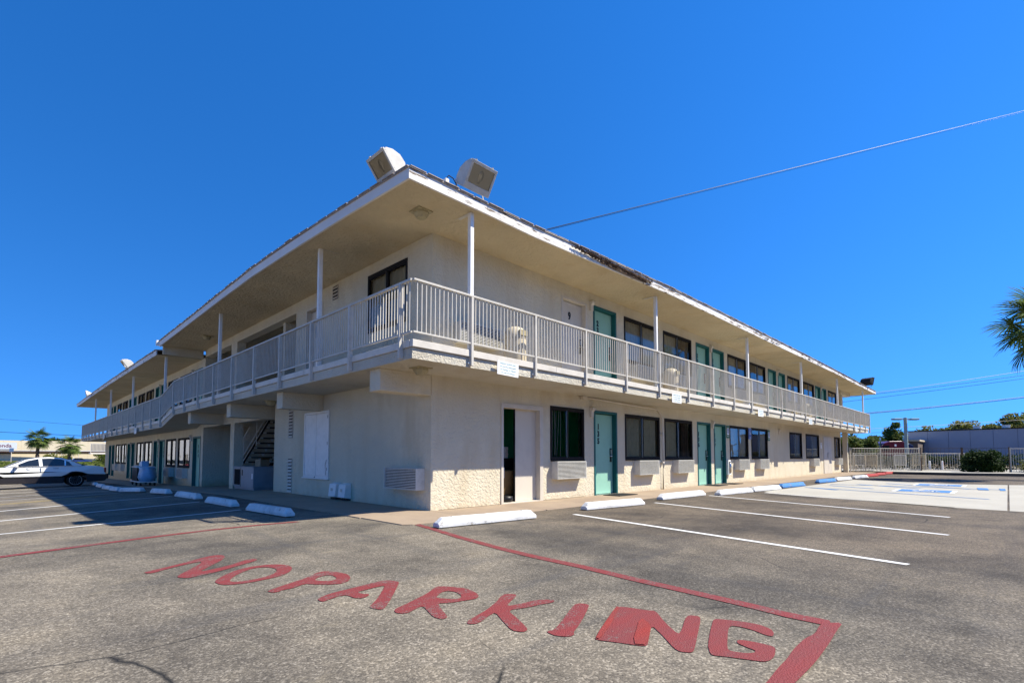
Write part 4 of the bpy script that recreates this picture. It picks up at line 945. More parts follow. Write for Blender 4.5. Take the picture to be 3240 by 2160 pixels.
# cable loop and junction on the roof edge
m_ = MB(); m_.tube([(-.62, -1.17, 5.05), (-.62, -1.18, 5.12), (-.58, -1.18, 5.17), (-.50, -1.18, 5.16), (-.44, -1.18, 5.10), (-.43, -1.17, 5.04)], .008, 6); cb_ = m_.build('roof_cable', M['black'])
m_ = MB(); m_.box(-.65, -.59, -1.20, -1.14, 5.04, 5.10); m_.build('cable_box', M['white'], cb_); tag(cb_, 'small black cable loop with a white box on the roof edge between the floodlights', 'cable')

# tan bins on the upper walkway
def bin_(x, y, label):
    b = MB(); b.lathe([(0, 0), (.20, 0), (.215, .05), (.215, .56)], 22); o = b.build('trash_bin', M['tan'], None, (x, y, 2.556), smooth=True)
    l = MB(); l.lathe([(.222, .56), (.222, .60), (.205, .68), (.15, .76), (.08, .79), (0, .795)], 22); l.build('lid', M['tan'], o, smooth=True)
    m_ = MB(); m_.box(-.09, .09, -.235, -.18, .60, .70); m_.build('flap', M['fixture'], o); tag(o, label, 'trash bin', 'domed trash bins on the upper walkway')
bin_(1.50, -.55, 'tan domed trash bin behind the railing left of door 9'); bin_(7.68, -.5, 'tan domed trash bin behind the railing between the windows right of door 231'); bin_(20.6, -.5, 'small tan bin far along the upper walkway')

# signs
def sign(fc, u, o_, z, w_, h_, lines, label, size=.035, bgm='white', fg='bluepaint', name='sign', grp=None, tilt=0):
    b = MB(); b.box(-w_ / 2, w_ / 2, -.004, .004, -h_ / 2, h_ / 2); loc = (u, -o_, z) if fc == 'R' else (-o_, u, z)
    s_ = b.build(name, M[bgm], None, loc, 0 if fc == 'R' else -math.pi / 2)
    s_.rotation_euler.y = tilt
    for i, t in enumerate(lines):
        me = text_mesh(t, size, M[fg], .0008); p = put('sign_text', me, s_, (0, -.005, h_ / 2 - (i + 1) * h_ / (len(lines) + .6)))
    tag(s_, label, 'sign', grp); return s_
M['signtext'] = mat('faded_sign_ink', (0.20, 0.42, 0.46), 0.6)
TX = ('PARKING GUESTS ONLY', 'We Are Not Responsible', 'For Damage To Vehicles', 'Or Loss Of Contents'); GP = 'white notice boards hung on the balcony edge'
for x, l in ((.75, 'white notice board hung on the balcony edge above the corner air space, nearest the corner'), (6.78, 'white notice board on the balcony edge below the second tan bin'), (12.83, 'white notice board on the balcony edge below the window right of door 233'), (18.85, 'white notice board on the balcony edge between the fourth and fifth slender posts'), (27.85, 'tiny white notice board at the far end of the sunny balcony edge')):
    sign('R', x, 1.115, 2.40, .50, .23, TX, l, .036, fg='signtext', name='notice_board', grp=GP, tilt=R(1.5 if x < 1 else 0))
for y, l in ((19.4, 'narrow white notice board hanging on the shaded balcony edge'), (28.8, 'far white notice board hanging on the shaded balcony edge')):
    sign('L', y, 1.185, 2.02, .50, .24, TX, l, .036, fg='signtext', name='notice_board', grp=GP)
M['bluesign'] = mat('blue_sign', (0.015, 0.07, 0.36), 0.4); M['greensign'] = mat('green_sign', (0.05, 0.15, 0.10), 0.5); M['signwhite'] = mat('sign_white', (0.8, 0.8, 0.8), 0.5)
def figure(mb_, cx, cz, s_, y):
    n = 10; pts = [(cx + .0 * s_ + .24 * s_ * math.cos(a), y, cz - .14 * s_ + .24 * s_ * math.sin(a)) for a in [R(d) for d in range(120, 371, 25)]]
    mb_.tube(pts, .035 * s_, 4); mb_.tube([(cx - .1 * s_, y, cz + .26 * s_), (cx - .08 * s_, y, cz), (cx + .16 * s_, y, cz - .02 * s_), (cx + .26 * s_, y, cz - .28 * s_), (cx + .36 * s_, y, cz - .26 * s_)], .04 * s_, 4)
    mb_.tube([(cx - .1 * s_, y, cz + .32 * s_), (cx - .1 * s_, y, cz + .44 * s_)], .07 * s_, 6)
def acc(x, kind, label):
    b = MB()
    if kind == 'blue':
        b.box(-.135, .135, -.02, -.004, 0, .42); o = b.build('accessible_sign', M['bluesign'], None, (x, 0, 1.59)); f = MB(); figure(f, 0, .26, .22, -.021); f.build('wheelchair_symbol', M['signwhite'], o)
        t = put('sign_text', text_mesh('VAN', .06, M['signwhite'], .001), o, (0, -.022, .07)); a_ = MB(); a_.box(-.07, .05, -.0225, -.0205, .035, .05); a_.prism([(.04, .018), (.085, .042), (.04, .066)], -.0225, -.0205, 'y'); a_.build('arrow', M['signwhite'], o)
        bd = MB()
        for q in ((-.127, .127, .405, .411), (-.127, .127, .009, .015)): bd.box(q[0], q[1], -.0212, -.0202, q[2], q[3])
        for q in (-.127, .121): bd.box(q, q + .006, -.0212, -.0202, .015, .405)
        bd.build('sign_border', M['signwhite'], o)
    else:
        b.box(-.115, .115, -.02, -.004, 0, .44); o = b.build('accessible_sign', M['greensign'], None, (x, 0, 1.58))
        c = MB(); c.box(-.095, .095, -.023, -.0205, .12, .35); c.build('sign_panel', M['signwhite'], o)
        c = MB(); c.box(-.06, .06, -.026, -.0235, .17, .33); c.build('symbol_field', M['bluesign'], o); f = MB(); figure(f, 0, .25, .13, -.027); f.build('wheelchair_symbol', M['signwhite'], o)
        put('sign_text', text_mesh('RESERVED', .036, M['signwhite'], .001), o, (0, -.021, .06))
    tag(o, label, 'sign', 'accessible parking signs on the wall')
acc(12.80, 'green', 'green accessible parking sign beside door 137'); acc(14.92, 'blue', 'blue accessible parking sign between two windows'); acc(17.06, 'green', 'green accessible parking sign right of the second window past door 137')
# extinguisher cabinet
b = MB(); b.box(-.12, .12, -.09, 0, 0, .52); o = b.build('extinguisher_cabinet', M['white'], None, (12.72, 0, .29), bevel=.008)
m_ = MB(); m_.box(-.075, .075, -.094, -.0905, .06, .46); m_.build('cabinet_window', M['carglass'], o)
m_ = MB(); m_.lathe([(0, .10), (.045, .10), (.045, .34), (.02, .39), (.02, .42), (0, .42)], 12, (0, -.10, 0)); m_.build('handle_plate', M['steel'], o, smooth=True)
tag(o, 'white cabinet with a tall dark window on the wall beside door 137', 'extinguisher cabinet')
# notices by the far metal door
b = MB(); b.box(-.12, .12, -.006, 0, 0, .30); o = b.build('paper_notice', M['signwhite'], None, (25.2, 0, 1.35)); tag(o, 'white paper notice on the wall left of the far pale metal door', 'notice')
put('sign_text', text_mesh('OFFICE', .05, M['black'], .0008), o, (0, -.007, .2))
# far pale double door of the sunny side
b = MB(); b.box(25.55, 27.30, -.012, .0, .0, 2.0); o = b.build('metal_door', M['trim'], MO)
for a, c in ((25.60, 26.42), (26.43, 27.25)):
    m_ = MB(); m_.box(a, c, -.030, -.0125, .02, 1.96); m_.build('door_leaf', M['trim'], o, bevel=.004)
m_ = MB(); m_.box(26.35, 26.40, -.06, -.0305, .85, 1.15); m_.build('door_handle', M['steel'], o)
# doormats
for a, b_, l in ((4.95, 5.75, 'broad black doormat in front of the single teal door'), (10.55, 11.3, 'thin black doormat in front of the left one of the twin teal doors'), (11.85, 12.6, 'thin black doormat in front of the right one of the twin teal doors')):
    m_ = MB(); m_.box(a, b_, -.58, -.12, .016, .030); tag(m_.build('doormat', M['rubber'], bevel=.004), l, 'doormat', 'doormats')

# inside the service room
b = MB(); b.box(1.78, 2.75, .40, .80, .86, .90); o = b.build('shelf_unit', M['black']); 
for x_ in (1.79, 2.73):
    for y_ in (.41, .78): m_ = MB(); m_.box(x_ - .012, x_ + .012, y_ - .012, y_ + .012, .02, .86); m_.build('leg', M['black'], o)
m_ = MB(); m_.box(1.78, 2.75, .39, .81, .66, .859); m_.build('tray', M['black'], o); tag(o, 'black housekeeping shelf just inside the half open service door', 'shelf')
TWL = None
for k in range(7):
    b = MB(); j = random.uniform(-.012, .012); b.box(1.84 + j, 2.30 + j, .42, .74, .901 + k * .034, .934 + k * .034); t_ = b.build('folded_towel', M['linen'], bevel=.014, seg=3)
    tag(t_, ('bottom', 'second from the bottom', 'third from the bottom', 'middle', 'third from the top', 'second from the top', 'top')[k] + ' folded white towel of the stack inside the service door', 'towel', 'towels stacked on the shelf')
b = MB(); b.hexa([(1.80, .26, .14), (2.28, .26, .14), (2.28, .36, .14), (1.80, .36, .14)], [(1.76, .22, .655), (2.32, .22, .655), (2.32, .38, .655), (1.76, .38, .655)]); o = b.build('laundry_bag', M['wood'], bevel=.03, seg=3, smooth=True); tag(o, 'brown laundry bag standing below the towel shelf in the doorway', 'bag')
b = MB(); b.box(1.76, 1.95, .18, .218, .50, .72); o = b.build('hanging_towel', M['linen'], bevel=.015, seg=3); tag(o, 'single white towel hung over the brown laundry bag', 'towel')
b = MB(); b.lathe([(0, 0), (.12, 0), (.15, .06), (.14, .12), (0, .14)], 16); o = b.build('vacuum_head', M['black'], None, (2.0, .20, .02), smooth=True); tag(o, 'round black vacuum cleaner base on the service room floor', 'vacuum cleaner')

# rooftop condenser on the ground by the stair
b = MB(); b.box(0, 1.15, 0, 1.72, .04, .62); b.box(.03, 1.12, .03, 1.69, -.03, .04); b.box(-.012, 1.162, -.012, 1.732, .62, .645)
o = b.build('condenser_unit', painted('grey_metal_cabinet', (.22, .25, .28), .5, .25, 3), None, (-.14, 8.17, 0), bevel=.006)
for k in range(9):
    m_ = MB(); m_.box(-.012, -.001, 1.12 + k * .058, 1.145 + k * .058, .10, .56); m_.build('grille_bar', M['rubber'], o)
m_ = MB(); m_.box(-.008, -.001, .88, .97, .38, .55); m_.build('vent_slot', M['black'], o); m_ = MB(); m_.box(-.008, -.001, .05, .12, .30, .45); m_.build('rating_plate', M['signwhite'], o)
m_ = MB(); m_.box(-.006, -.001, 1.06, 1.08, .05, .61); m_.build('panel_seam', M['black'], o)
tag(o, 'grey metal condenser cabinet standing under the stairs by the column', 'condenser')
b = MB(); b.box(-.15, .15, -.11, .11, 0, .20); o = b.build('cardboard_box', painted('cardboard', (.30, .22, .14), .9, .2), None, (.22, 8.55, .646), R(20), bevel=.006)
m_ = MB(); m_.hexa([(-.15, -.112, .2), (.15, -.112, .2), (.15, -.10, .2), (-.15, -.10, .2)], [(-.15, -.17, .25), (.15, -.17, .25), (.15, -.165, .255), (-.15, -.165, .255)]); m_.build('flap', M['wood'], o)
tag(o, 'small tan cardboard box on top of the condenser cabinet', 'box')

# housekeeping cart
CX, CYY = -1.0, 18.4; CZ_ = GZ(CX, CYY) + .015
o = empty('housekeeping_cart', (CX, CYY, CZ_)); o.scale = (1.15, 1.4, .92)
m_ = MB(); m_.box(-.26, .26, -.75, .75, .16, .20); m_.build('deck', M['white'], o, bevel=.01)
m_ = MB(); m_.box(-.25, .25, -.28, .48, .20, .80); m_.build('cabinet', M['black'], o, bevel=.01)
m_ = MB(); m_.box(-.27, .27, -.35, .52, .80, .84); m_.build('tray', M['white'], o, bevel=.01)
wb = painted('blue_plastic_bag', (.22, .42, .62), .35, .3, 6)
for y0_, s_, rr in ((-.52, 1, .25), (.70, .85, .17)):
    m_ = MB(); prof = [(.02, 0), (rr * .75, .0), (rr * 1.05, .16), (rr, .34), (rr * .86, .52), (rr * .95, .60), (rr * .9, .61)]
    m_.lathe(prof, 26, (0, 0, 0)); rnd = random.Random(5)
    m_.v = [(p[0] * (1 + .10 * math.sin(7 * math.atan2(p[1], p[0]) + p[2] * 9)), p[1] * (1 + .10 * math.sin(5 * math.atan2(p[1], p[0]) + p[2] * 6)), p[2]) for p in m_.v]
    m_.build('bag', wb, o, (0, y0_, .21 if s_ == 1 else .17), smooth=True)
for sx in (-.2, .2):
    for sy in (-.62, .0, .62):
        m_ = MB(); m_.lathe([(0, -.02), (.07, -.02), (.075, 0), (.07, .02), (0, .02)], 14); m_.xf(Matrix.Rotation(R(90), 4, 'Y')); m_.build('wheel', M['rubber'], o, (sx, sy, .076)); 
        m_ = MB(); m_.box(-.02, .02, -.02, .02, .06, .10); m_.build('fork', M['steel'], o, (sx, sy, .06))
tag(o, 'black housekeeping cart with two blue plastic bags parked outside the shaded rooms', 'cart')
for yy, sz, hh, m2, l in ((.12, .11, .18, wb, 'small blue box standing on the housekeeping cart tray'), (-.16, .12, .22, wb, 'taller pale blue box on the near end of the housekeeping cart tray'), (.36, .10, .15, M['linen'], 'white stack of linen on the far end of the housekeeping cart tray')):
    b = MB(); b.box(-sz, sz, -sz, sz, 0, hh); q = b.build('supply_box', m2, None, (CX, CYY + yy, CZ_ + .775), bevel=.01); tag(q, l, 'box')

# wheel stops
def make_stop(m_):
    L_ = 1.0; b = MB()
    sec = [(0, 0), (0, .045), (.035, .125), (.125, .125), (.16, .045), (.16, 0)]
    i0 = 0; pts = []
    for x_, s_ in ((0, 0), (.05, 1), (.95, 1), (1.0, 0)):
        for y_, z_ in sec:
            zz = z_ if s_ else min(z_, .045 + (z_ - .045) * .15 if z_ > .045 else z_)
            pts.append((x_, y_, zz))
    b.v = pts
    for k in range(3):
        for j in range(6): b.f.append((k * 6 + j, k * 6 + (j + 1) % 6, (k + 1) * 6 + (j + 1) % 6, (k + 1) * 6 + j))
    b.f.append(tuple(range(5, -1, -1))); b.f.append(tuple(range(18, 24)))
    return b.mesh('wheel_stop', M[m_])
SM = {k: make_stop(k) for k in ('stop', 'bluestop', 'redstop')}
pinm = MB().lathe([(0, 0), (.012, 0), (.012, .006), (0, .008)], 8).mesh('pin', M['steel'])
def stop(a, b_, m_, label, grp='concrete wheel stops'):
    d = Vector(b_) - Vector(a); L_ = d.length
    za, zb = GZ(*a) + .004, GZ(*b_) + .004
    o = put('wheel_stop', SM[m_], None, (a[0], a[1], (za + zb) / 2 + .004), (0, -math.asin((zb - za) / L_), math.atan2(d.y, d.x))); o.scale = (L_, 1, 1)
    bv = o.modifiers.new('bevel', 'BEVEL'); bv.width = .008; bv.segments = 2; bv.limit_method = 'ANGLE'
    for t in (.14, .86): p = put('pin', pinm, o, (t, .08, .125)); p.scale = (1 / L_, 1, 1)
    tag(o, label, 'wheel stop', grp)
for a, b_, m_, l in (((-1.14, -1.74), (.55, -1.93), 'stop', 'white wheel stop touching the red line, nearest the sunny corner'), ((2.0, -1.80), (3.62, -2.0), 'stop', 'white wheel stop in front of the window between service door and door 135'),
                     ((4.81, -1.74), (6.74, -1.84), 'stop', 'white wheel stop in front of the first window right of door 135'), ((6.95, -2.10), (8.62, -2.28), 'stop', 'fourth white wheel stop along the sunny side'),
                     ((8.82, -2.24), (10.45, -2.41), 'stop', 'white wheel stop just before the first blue one'), ((10.98, -2.29), (12.75, -2.43), 'bluestop', 'nearer of the two blue wheel stops'),
                     ((14.9, -2.31), (16.55, -2.48), 'bluestop', 'farther of the two blue wheel stops'), ((17.36, -2.34), (18.9, -2.53), 'stop', 'white wheel stop just past the blue ones'),
                     ((19.95, -2.44), (21.5, -2.64), 'stop', 'last white wheel stop before the red ones'), ((22.5, -2.44), (24.0, -2.62), 'redstop', 'nearest of the three red wheel stops'),
                     ((24.95, -2.45), (26.1, -2.62), 'redstop', 'middle one of the three red wheel stops'), ((27.04, -2.49), (28.3, -2.69), 'redstop', 'farthest red wheel stop by the dark kerb')): stop(a, b_, m_, l)
for a, b_, l in (((-2.13, 2.50), (-2.06, .93), 'shaded white wheel stop nearest the corner on the dark side'), ((-2.18, 4.82), (-2.11, 3.38), 'second shaded white wheel stop from the corner'), ((-2.22, 7.2), (-2.13, 5.75), 'third shaded white wheel stop from the corner'), ((-2.24, 9.9), (-2.16, 8.45), 'shaded white wheel stop opposite the grey condenser'),
                 ((-2.60, 12.4), (-2.24, 11.3), 'skewed shaded white wheel stop beside the yellow line'), ((-2.60, 14.25), (-2.56, 13.05), 'shaded white wheel stop just beyond the skewed one'), ((-2.56, 16.4), (-2.52, 15.0), 'shaded white wheel stop opposite the housekeeping cart'), ((-2.45, 19.1), (-2.45, 17.6), 'shaded white wheel stop one stall short of the white saloon'), ((-2.3, 22.4), (-2.3, 21.0), 'white wheel stop behind the rear wheel of the white saloon')): stop(a, b_, 'stop', l)

# ================================================================== THE SALOON CAR
silver = painted('silver_white_car_paint', (.70, .70, .68), .22, .03, 2); silver.node_tree.nodes['Principled BSDF'].inputs['Coat Weight'].default_value = .6
lower = mat('dark_grey_car_paint', (.022, .02, .024), .25); lower.node_tree.nodes['Principled BSDF'].inputs['Coat Weight'].default_value = .6
chrome = mat('chrome', (.8, .8, .8), .12, 1); rimm = mat('polished_rim', (.72, .72, .74), .35, .25); tyre = M['rubber']
CAR = empty('saloon_car', (-2.85, 22.6, GZ(-3.6, 22.0) + .0), math.pi); CAR.scale = (.91, .91, .91)
# local: x forwards (towards the lot), origin at the rear axle, ground level
def arch(cx, r, n=9, z0=.30): return [(cx + r * math.cos(math.pi - math.pi * k / n), z0 + r * math.sin(math.pi * k / n)) for k in range(n + 1)]
WB = 2.95
lowp = [(-1.16, .38), (-1.10, .26), (-.42, .22)] + arch(0, .40) + [(.42, .20), (WB - .42, .20)] + arch(WB, .40) + [(WB + .43, .22), (WB + .95, .26), (WB + 1.0, .42), (WB + 1.0, .56), (WB + .9, .60), (WB + .40, .62), (WB, .74), (WB - .42, .55), (WB - .5, .50), (.5, .50), (.36, .56), (.2, .68), (0, .73), (-.2, .70), (-.45, .60), (-1.15, .58)]
b = MB(); b.prism(lowp, -.90, .90, 'y'); BODYL = b.build('lower_body', lower, CAR, bevel=.035, seg=3)
def shell(prof, half, name, m_, bev=.05):
    b = MB(); n = len(prof); 
    b.v = [(x, -half(x, z), z) for x, z in prof] + [(x, half(x, z), z) for x, z in prof]
    b.f.append(tuple(range(n))); b.f.append(tuple(range(2 * n - 1, n - 1, -1)))
    for k in range(n): b.f.append(((k + 1) % n, k, n + k, n + (k + 1) % n))
    return b.build(name, m_, CAR, bevel=bev, seg=3)
upp = [(-1.12, .575), (-.45, .60), (-.2, .705), (0, .735), (.2, .69), (.36, .57), (.5, .505), (WB - .5, .505), (WB - .42, .56), (WB, .745), (WB + .40, .625), (WB + .9, .605), (WB + .98, .66), (WB + .80, .80), (WB + .2, .88), (1.95, .955), (1.6, .97), (-.2, 1.0), (-.75, .985), (-1.02, .93)]
UB = shell(upp, lambda x, z: .905 - max(0, z - .7) * .28, 'body', silver, .03)
roofp = [(-.30, .97), (.22, 1.27), (.5, 1.37), (.95, 1.41), (1.35, 1.385), (1.75, 1.28), (2.42, .945)]
GH = shell(roofp, lambda x, z: .865 - (z - .95) * .42, 'roof', silver, .045)
def sidepane(pts, name='side_window', m_=None):
    for s_ in (-1, 1):
        b = MB(); q = [(x, s_ * (.868 - (z - .95) * .42 + .003), z) for x, z in pts]; q2 = [(x, y - s_ * .012, z) for x, y, z in q]
        n = len(q); b.v = q + q2; b.f.append(tuple(range(n))); b.f.append(tuple(range(2 * n - 1, n - 1, -1)))
        for k in range(n): b.f.append((k, (k + 1) % n, n + (k + 1) % n, n + k))
        b.build(name, m_ or M['darkglass'], CAR)
M['darkglass'] = mat('tinted_glass', (.012, .016, .02), .06, spec=.8)
sidepane([(1.28, 1.005), (2.06, .99), (2.08, 1.02), (1.66, 1.24), (1.32, 1.33)]); sidepane([(.42, 1.01), (1.16, 1.005), (1.20, 1.335), (.92, 1.35), (.56, 1.315), (.42, 1.26)]); sidepane([(.14, 1.02), (.36, 1.012), (.36, 1.24), (.26, 1.18)], 'quarter_window')
sidepane([(.375, 1.01), (.40, 1.01), (.40, 1.26), (.375, 1.25)], 'window_trim', chrome); 
for s_ in (-1, 1):
    b = MB(); b.tube([(.10, s_ * .868, 1.0), (2.12, s_ * .868, .975)], .008, 5); b.build('belt_trim', chrome, CAR)
    b = MB(); b.tube([(-1.1, s_ * .912, .575), (-.5, s_ * .912, .585)], .008, 5); b.build('side_moulding', chrome, CAR); b = MB(); b.tube([(.52, s_ * .912, .50), (WB - .52, s_ * .912, .50)], .009, 5); b.build('side_moulding', chrome, CAR)
    for x_ in (.62, 1.52):
        b = MB(); b.tube([(x_, s_ * .872, .885), (x_ + .10, s_ * .90, .89), (x_ + .19, s_ * .872, .885)], .012, 6); b.build('door_handle', chrome, CAR)
    for x_ in (1.22, 2.12):
        b = MB(); b.box(x_ - .003, x_ + .003, s_ * .86, s_ * .906, .52, .95); b.build('door_seam', M['black'], CAR)
    b = MB(); b.hexa([(1.95, s_ * .88, .95), (2.08, s_ * .88, .95), (2.08, s_ * 1.06, .95), (1.98, s_ * 1.06, .95)], [(1.97, s_ * .88, 1.07), (2.06, s_ * .88, 1.05), (2.07, s_ * 1.06, 1.05), (1.98, s_ * 1.06, 1.07)]); b.build('wing_mirror', silver, CAR, bevel=.02, seg=3)
    b = MB(); b.box(-1.13, -1.05, s_ * .86 - .05, s_ * .86 + .05 - .02, .66, .90); b.build('tail_light', mat('tail_light_red', (.25, .01, .01), .2), CAR, bevel=.015)
b = MB(); b.hexa([(2.40, -.72, .965), (2.40, .72, .965), (1.80, .62, 1.268), (1.80, -.62, 1.268)], [(2.425, -.72, .97), (2.425, .72, .97), (1.815, .62, 1.285), (1.815, -.62, 1.285)]); b.build('windscreen', M['darkglass'], CAR)
b = MB(); b.hexa([(-.31, -.72, .995), (-.31, .72, .995), (.18, .62, 1.262), (.18, -.62, 1.262)], [(-.335, -.72, 1.0), (-.335, .72, 1.0), (.16, .62, 1.28), (.16, -.62, 1.28)]); b.build('rear_window', M['darkglass'], CAR)
b = MB(); b.box(-1.24, -1.10, -.86, .86, .36, .60); b.build('bumper', lower, CAR, bevel=.04, seg=3)
for x_ in (0, WB):
    for s_ in (-1, 1):
        b = MB(); b.lathe([(0, -.10), (.25, -.10), (.315, -.085), (.33, -.04), (.33, .04), (.315, .085), (.25, .10), (.22, .095), (.21, .05), (0, .05)], 32); b.xf(Matrix.Rotation(R(90) * s_, 4, 'X'))
        wq = b.build('wheel', tyre, CAR, (x_, -s_ * -.79, .33), smooth=True)
        r_ = MB(); r_.lathe([(.235, .094), (.225, .104), (.20, .085), (.20, .06)], 32); r_.lathe([(0, .10), (.05, .098), (.06, .07), (0, .07)], 16)
        for k in range(14):
            a = 2 * math.pi * k / 14; c_, n_ = math.cos(a), math.sin(a); r_.tube([(.04 * c_, .04 * n_, .088), (.20 * c_, .20 * n_, .082)], .012, 4, r2=.020)
        r_.xf(Matrix.Rotation(R(-90) * s_, 4, 'X')); r_.build('rim', rimm, wq, smooth=False)
        d_ = MB(); d_.lathe([(0, .058), (.2, .058)], 24); d_.xf(Matrix.Rotation(R(-90) * s_, 4, 'X')); d_.build('brake_disc', M['rubber'], wq)
tag(CAR, 'long silver white saloon car with dark lower panels backed into a stall', 'car')

# ================================================================== PLANTS
def frond_mesh(n_leaf, R_, spread, seed, dead=False, w_=.035):
    """fan leaf: blade centre at the origin, petiole towards -x, leaflets radiating to +x, drooping tips"""
    rnd = random.Random(seed); mb = MB()
    for k in range(n_leaf):
        a = -spread + 2 * spread * k / (n_leaf - 1) + rnd.uniform(-.03, .03); L_ = R_ * (1 - .25 * abs(a) / spread) * rnd.uniform(.88, 1.05); c_, s_ = math.cos(a), math.sin(a); dr = rnd.uniform(.15, .34)
        P = []
        for t, ww in ((.0, .2), (.35, 1), (.68, .8), (1.0, .05)):
            r_ = L_ * t; z = .10 * L_ * t - dr * L_ * max(0, t - .4) ** 1.4 * 1.9
            P.append(((c_ * r_, s_ * r_, z + .02 * (k % 2)), w_ * ww * R_))
        for (p, wa), (q, wb_) in zip(P, P[1:]):
            mb.quad((p[0] + s_ * wa, p[1] - c_ * wa, p[2] - wa * .5), (q[0] + s_ * wb_, q[1] - c_ * wb_, q[2] - wb_ * .5), (q[0], q[1], q[2]), (p[0], p[1], p[2]))
            mb.quad((p[0], p[1], p[2]), (q[0], q[1], q[2]), (q[0] - s_ * wb_, q[1] + c_ * wb_, q[2] - wb_ * .5), (p[0] - s_ * wa, p[1] + c_ * wa, p[2] - wa * .5))
    return mb.mesh('frond', M['palm'], fix=False)
FR = [frond_mesh(26, 1.0, R(118), s_) for s_ in range(4)]
def palm(x, y, z0, zc, rad, nf, label, seed, tr=.16, up=0.2, skirt=True):
    rnd = random.Random(seed); o = empty('palm_tree', (x, y, z0)); h_ = zc - z0
    t = MB(); n = 14; t.tube([(.03 * math.sin(k * .7), .03 * math.cos(k), h_ * k / n) for k in range(n + 1)], [tr * (1.15 - .25 * k / n + .05 * (k % 2)) for k in range(n + 1)], 12); t.build('trunk', M['bark'], o, smooth=True)
    for k in range(nf):
        az = 2.399963 * k + rnd.uniform(-.2, .2); el = 1.25 - 2.15 * (k / nf) ** .8 + rnd.uniform(-.12, .12) + up * 0
        pl_ = rad * rnd.uniform(.42, .60); d = Vector((math.cos(az) * math.cos(el), math.sin(az) * math.cos(el), math.sin(el)))
        f = put('frond', FR[k % 4], o, tuple(Vector((0, 0, h_)) + d * pl_ + Vector((0, 0, -.05 * (1 - d.z) * rad))), (rnd.uniform(-.35, .35), -(el - .35 * math.cos(el)), az)); s_ = rad * rnd.uniform(.48, .60); f.scale = (s_, s_, s_)
        pt = MB(); v = f.matrix_basis.inverted() @ Vector((0, 0, h_)); pt.tube([tuple(v), tuple(v * .5 + Vector((0, 0, .08))), (.05, 0, 0)], .022, 4); pt.build('petiole', M['palm'], f)
    if skirt:
        s2 = MB()
        for k in range(70):
            a = rnd.uniform(0, 6.28); zz = h_ - rnd.uniform(.0, .35) * min(1.4, h_ * .6); r_ = tr * rnd.uniform(1.0, 1.5); s2.tube([(math.cos(a) * tr, math.sin(a) * tr, zz), (math.cos(a) * (r_ + .10), math.sin(a) * (r_ + .10), zz + .10)], .02, 4, r2=.006)
        tag(s2.build('old_leaf_bases', M['bark'], o), kind='stuff')
    tag(o, label, 'palm tree', 'fan palms'); return o
palm(23.75, -8.40, 0, 6.2, 2.0, 26, 'tall fan palm with drooping green fronds at the right edge', 3, .2)
palm(-.4, 120, -.95, 4.2, 2.35, 34, 'fan palm with a bare trunk, the left one before the cream store', 5, .26)
palm(3.75, 116, -.95, 3.0, 2.3, 34, 'lower bushy fan palm nearer the motel, in front of the cream store', 8, .26)

def leaves(n, vol, size, seed, m_, name='crown', parent=None, clumps=14, loc=(0, 0, 0)):
    """vol(rnd) gives a clump centre and radius"""
    rnd = random.Random(seed); mb = MB(); cs = [vol(rnd) for _ in range(clumps)]
    for k in range(n):
        c, r_ = cs[rnd.randrange(len(cs))]
        u = Vector((rnd.gauss(0, 1), rnd.gauss(0, 1), rnd.gauss(0, 1))).normalized() * r_ * rnd.random() ** .35
        p = Vector(c) + Vector((u.x, u.y, u.z * .8))
        a = Vector((rnd.gauss(0, 1), rnd.gauss(0, 1), rnd.gauss(0, 1))).normalized(); b = a.orthogonal().normalized(); s_ = size * rnd.uniform(.5, 1.2)
        mb.quad(tuple(p - a * s_ * .5), tuple(p + b * s_ * .32), tuple(p + a * s_ * .5), tuple(p - b * s_ * .32))
    return mb.build(name, M[m_], parent, loc, fix=False)
def tree(x, y, z0, h_, w_, label, seed, m_='leaf', n=3500, grp='trees beyond the fence', size=.35, cat='tree', low=.3):
    n = int(n * 1.25); o = empty('tree', (x, y, z0)); rnd = random.Random(seed)
    t = MB(); t.tube([(0, 0, 0), (.1, .05, h_ * .3), (.05, .1, h_ * .6)], .028 * h_, 8, r2=.012 * h_); t.build('trunk', M['bark'], o)
    for k in range(4):
        a = rnd.uniform(0, 6.28); b = MB(); b.tube([(.08, .05, h_ * .35), (math.cos(a) * w_ * .2, math.sin(a) * w_ * .2, h_ * .6), (math.cos(a) * w_ * .34, math.sin(a) * w_ * .34, h_ * .8)], .012 * h_, 6, r2=.004 * h_); b.build('limb', M['bark'], o)
    def vol(r_):
        while True:
            p = Vector((r_.uniform(-1, 1), r_.uniform(-1, 1), r_.uniform(-1, 1)))
            if p.length < 1: break
        rr = r_.uniform(.17, .28) * min(w_, h_); return (p.x * (w_ / 2 - rr), p.y * (w_ / 2 - rr), h_ * (low + 1) / 2 + p.z * (h_ * (1 - low) / 2 - rr * .8)), rr
    leaves(n, vol, size, seed, m_, 'crown', o, 22); tag(o, label, cat, grp); return o
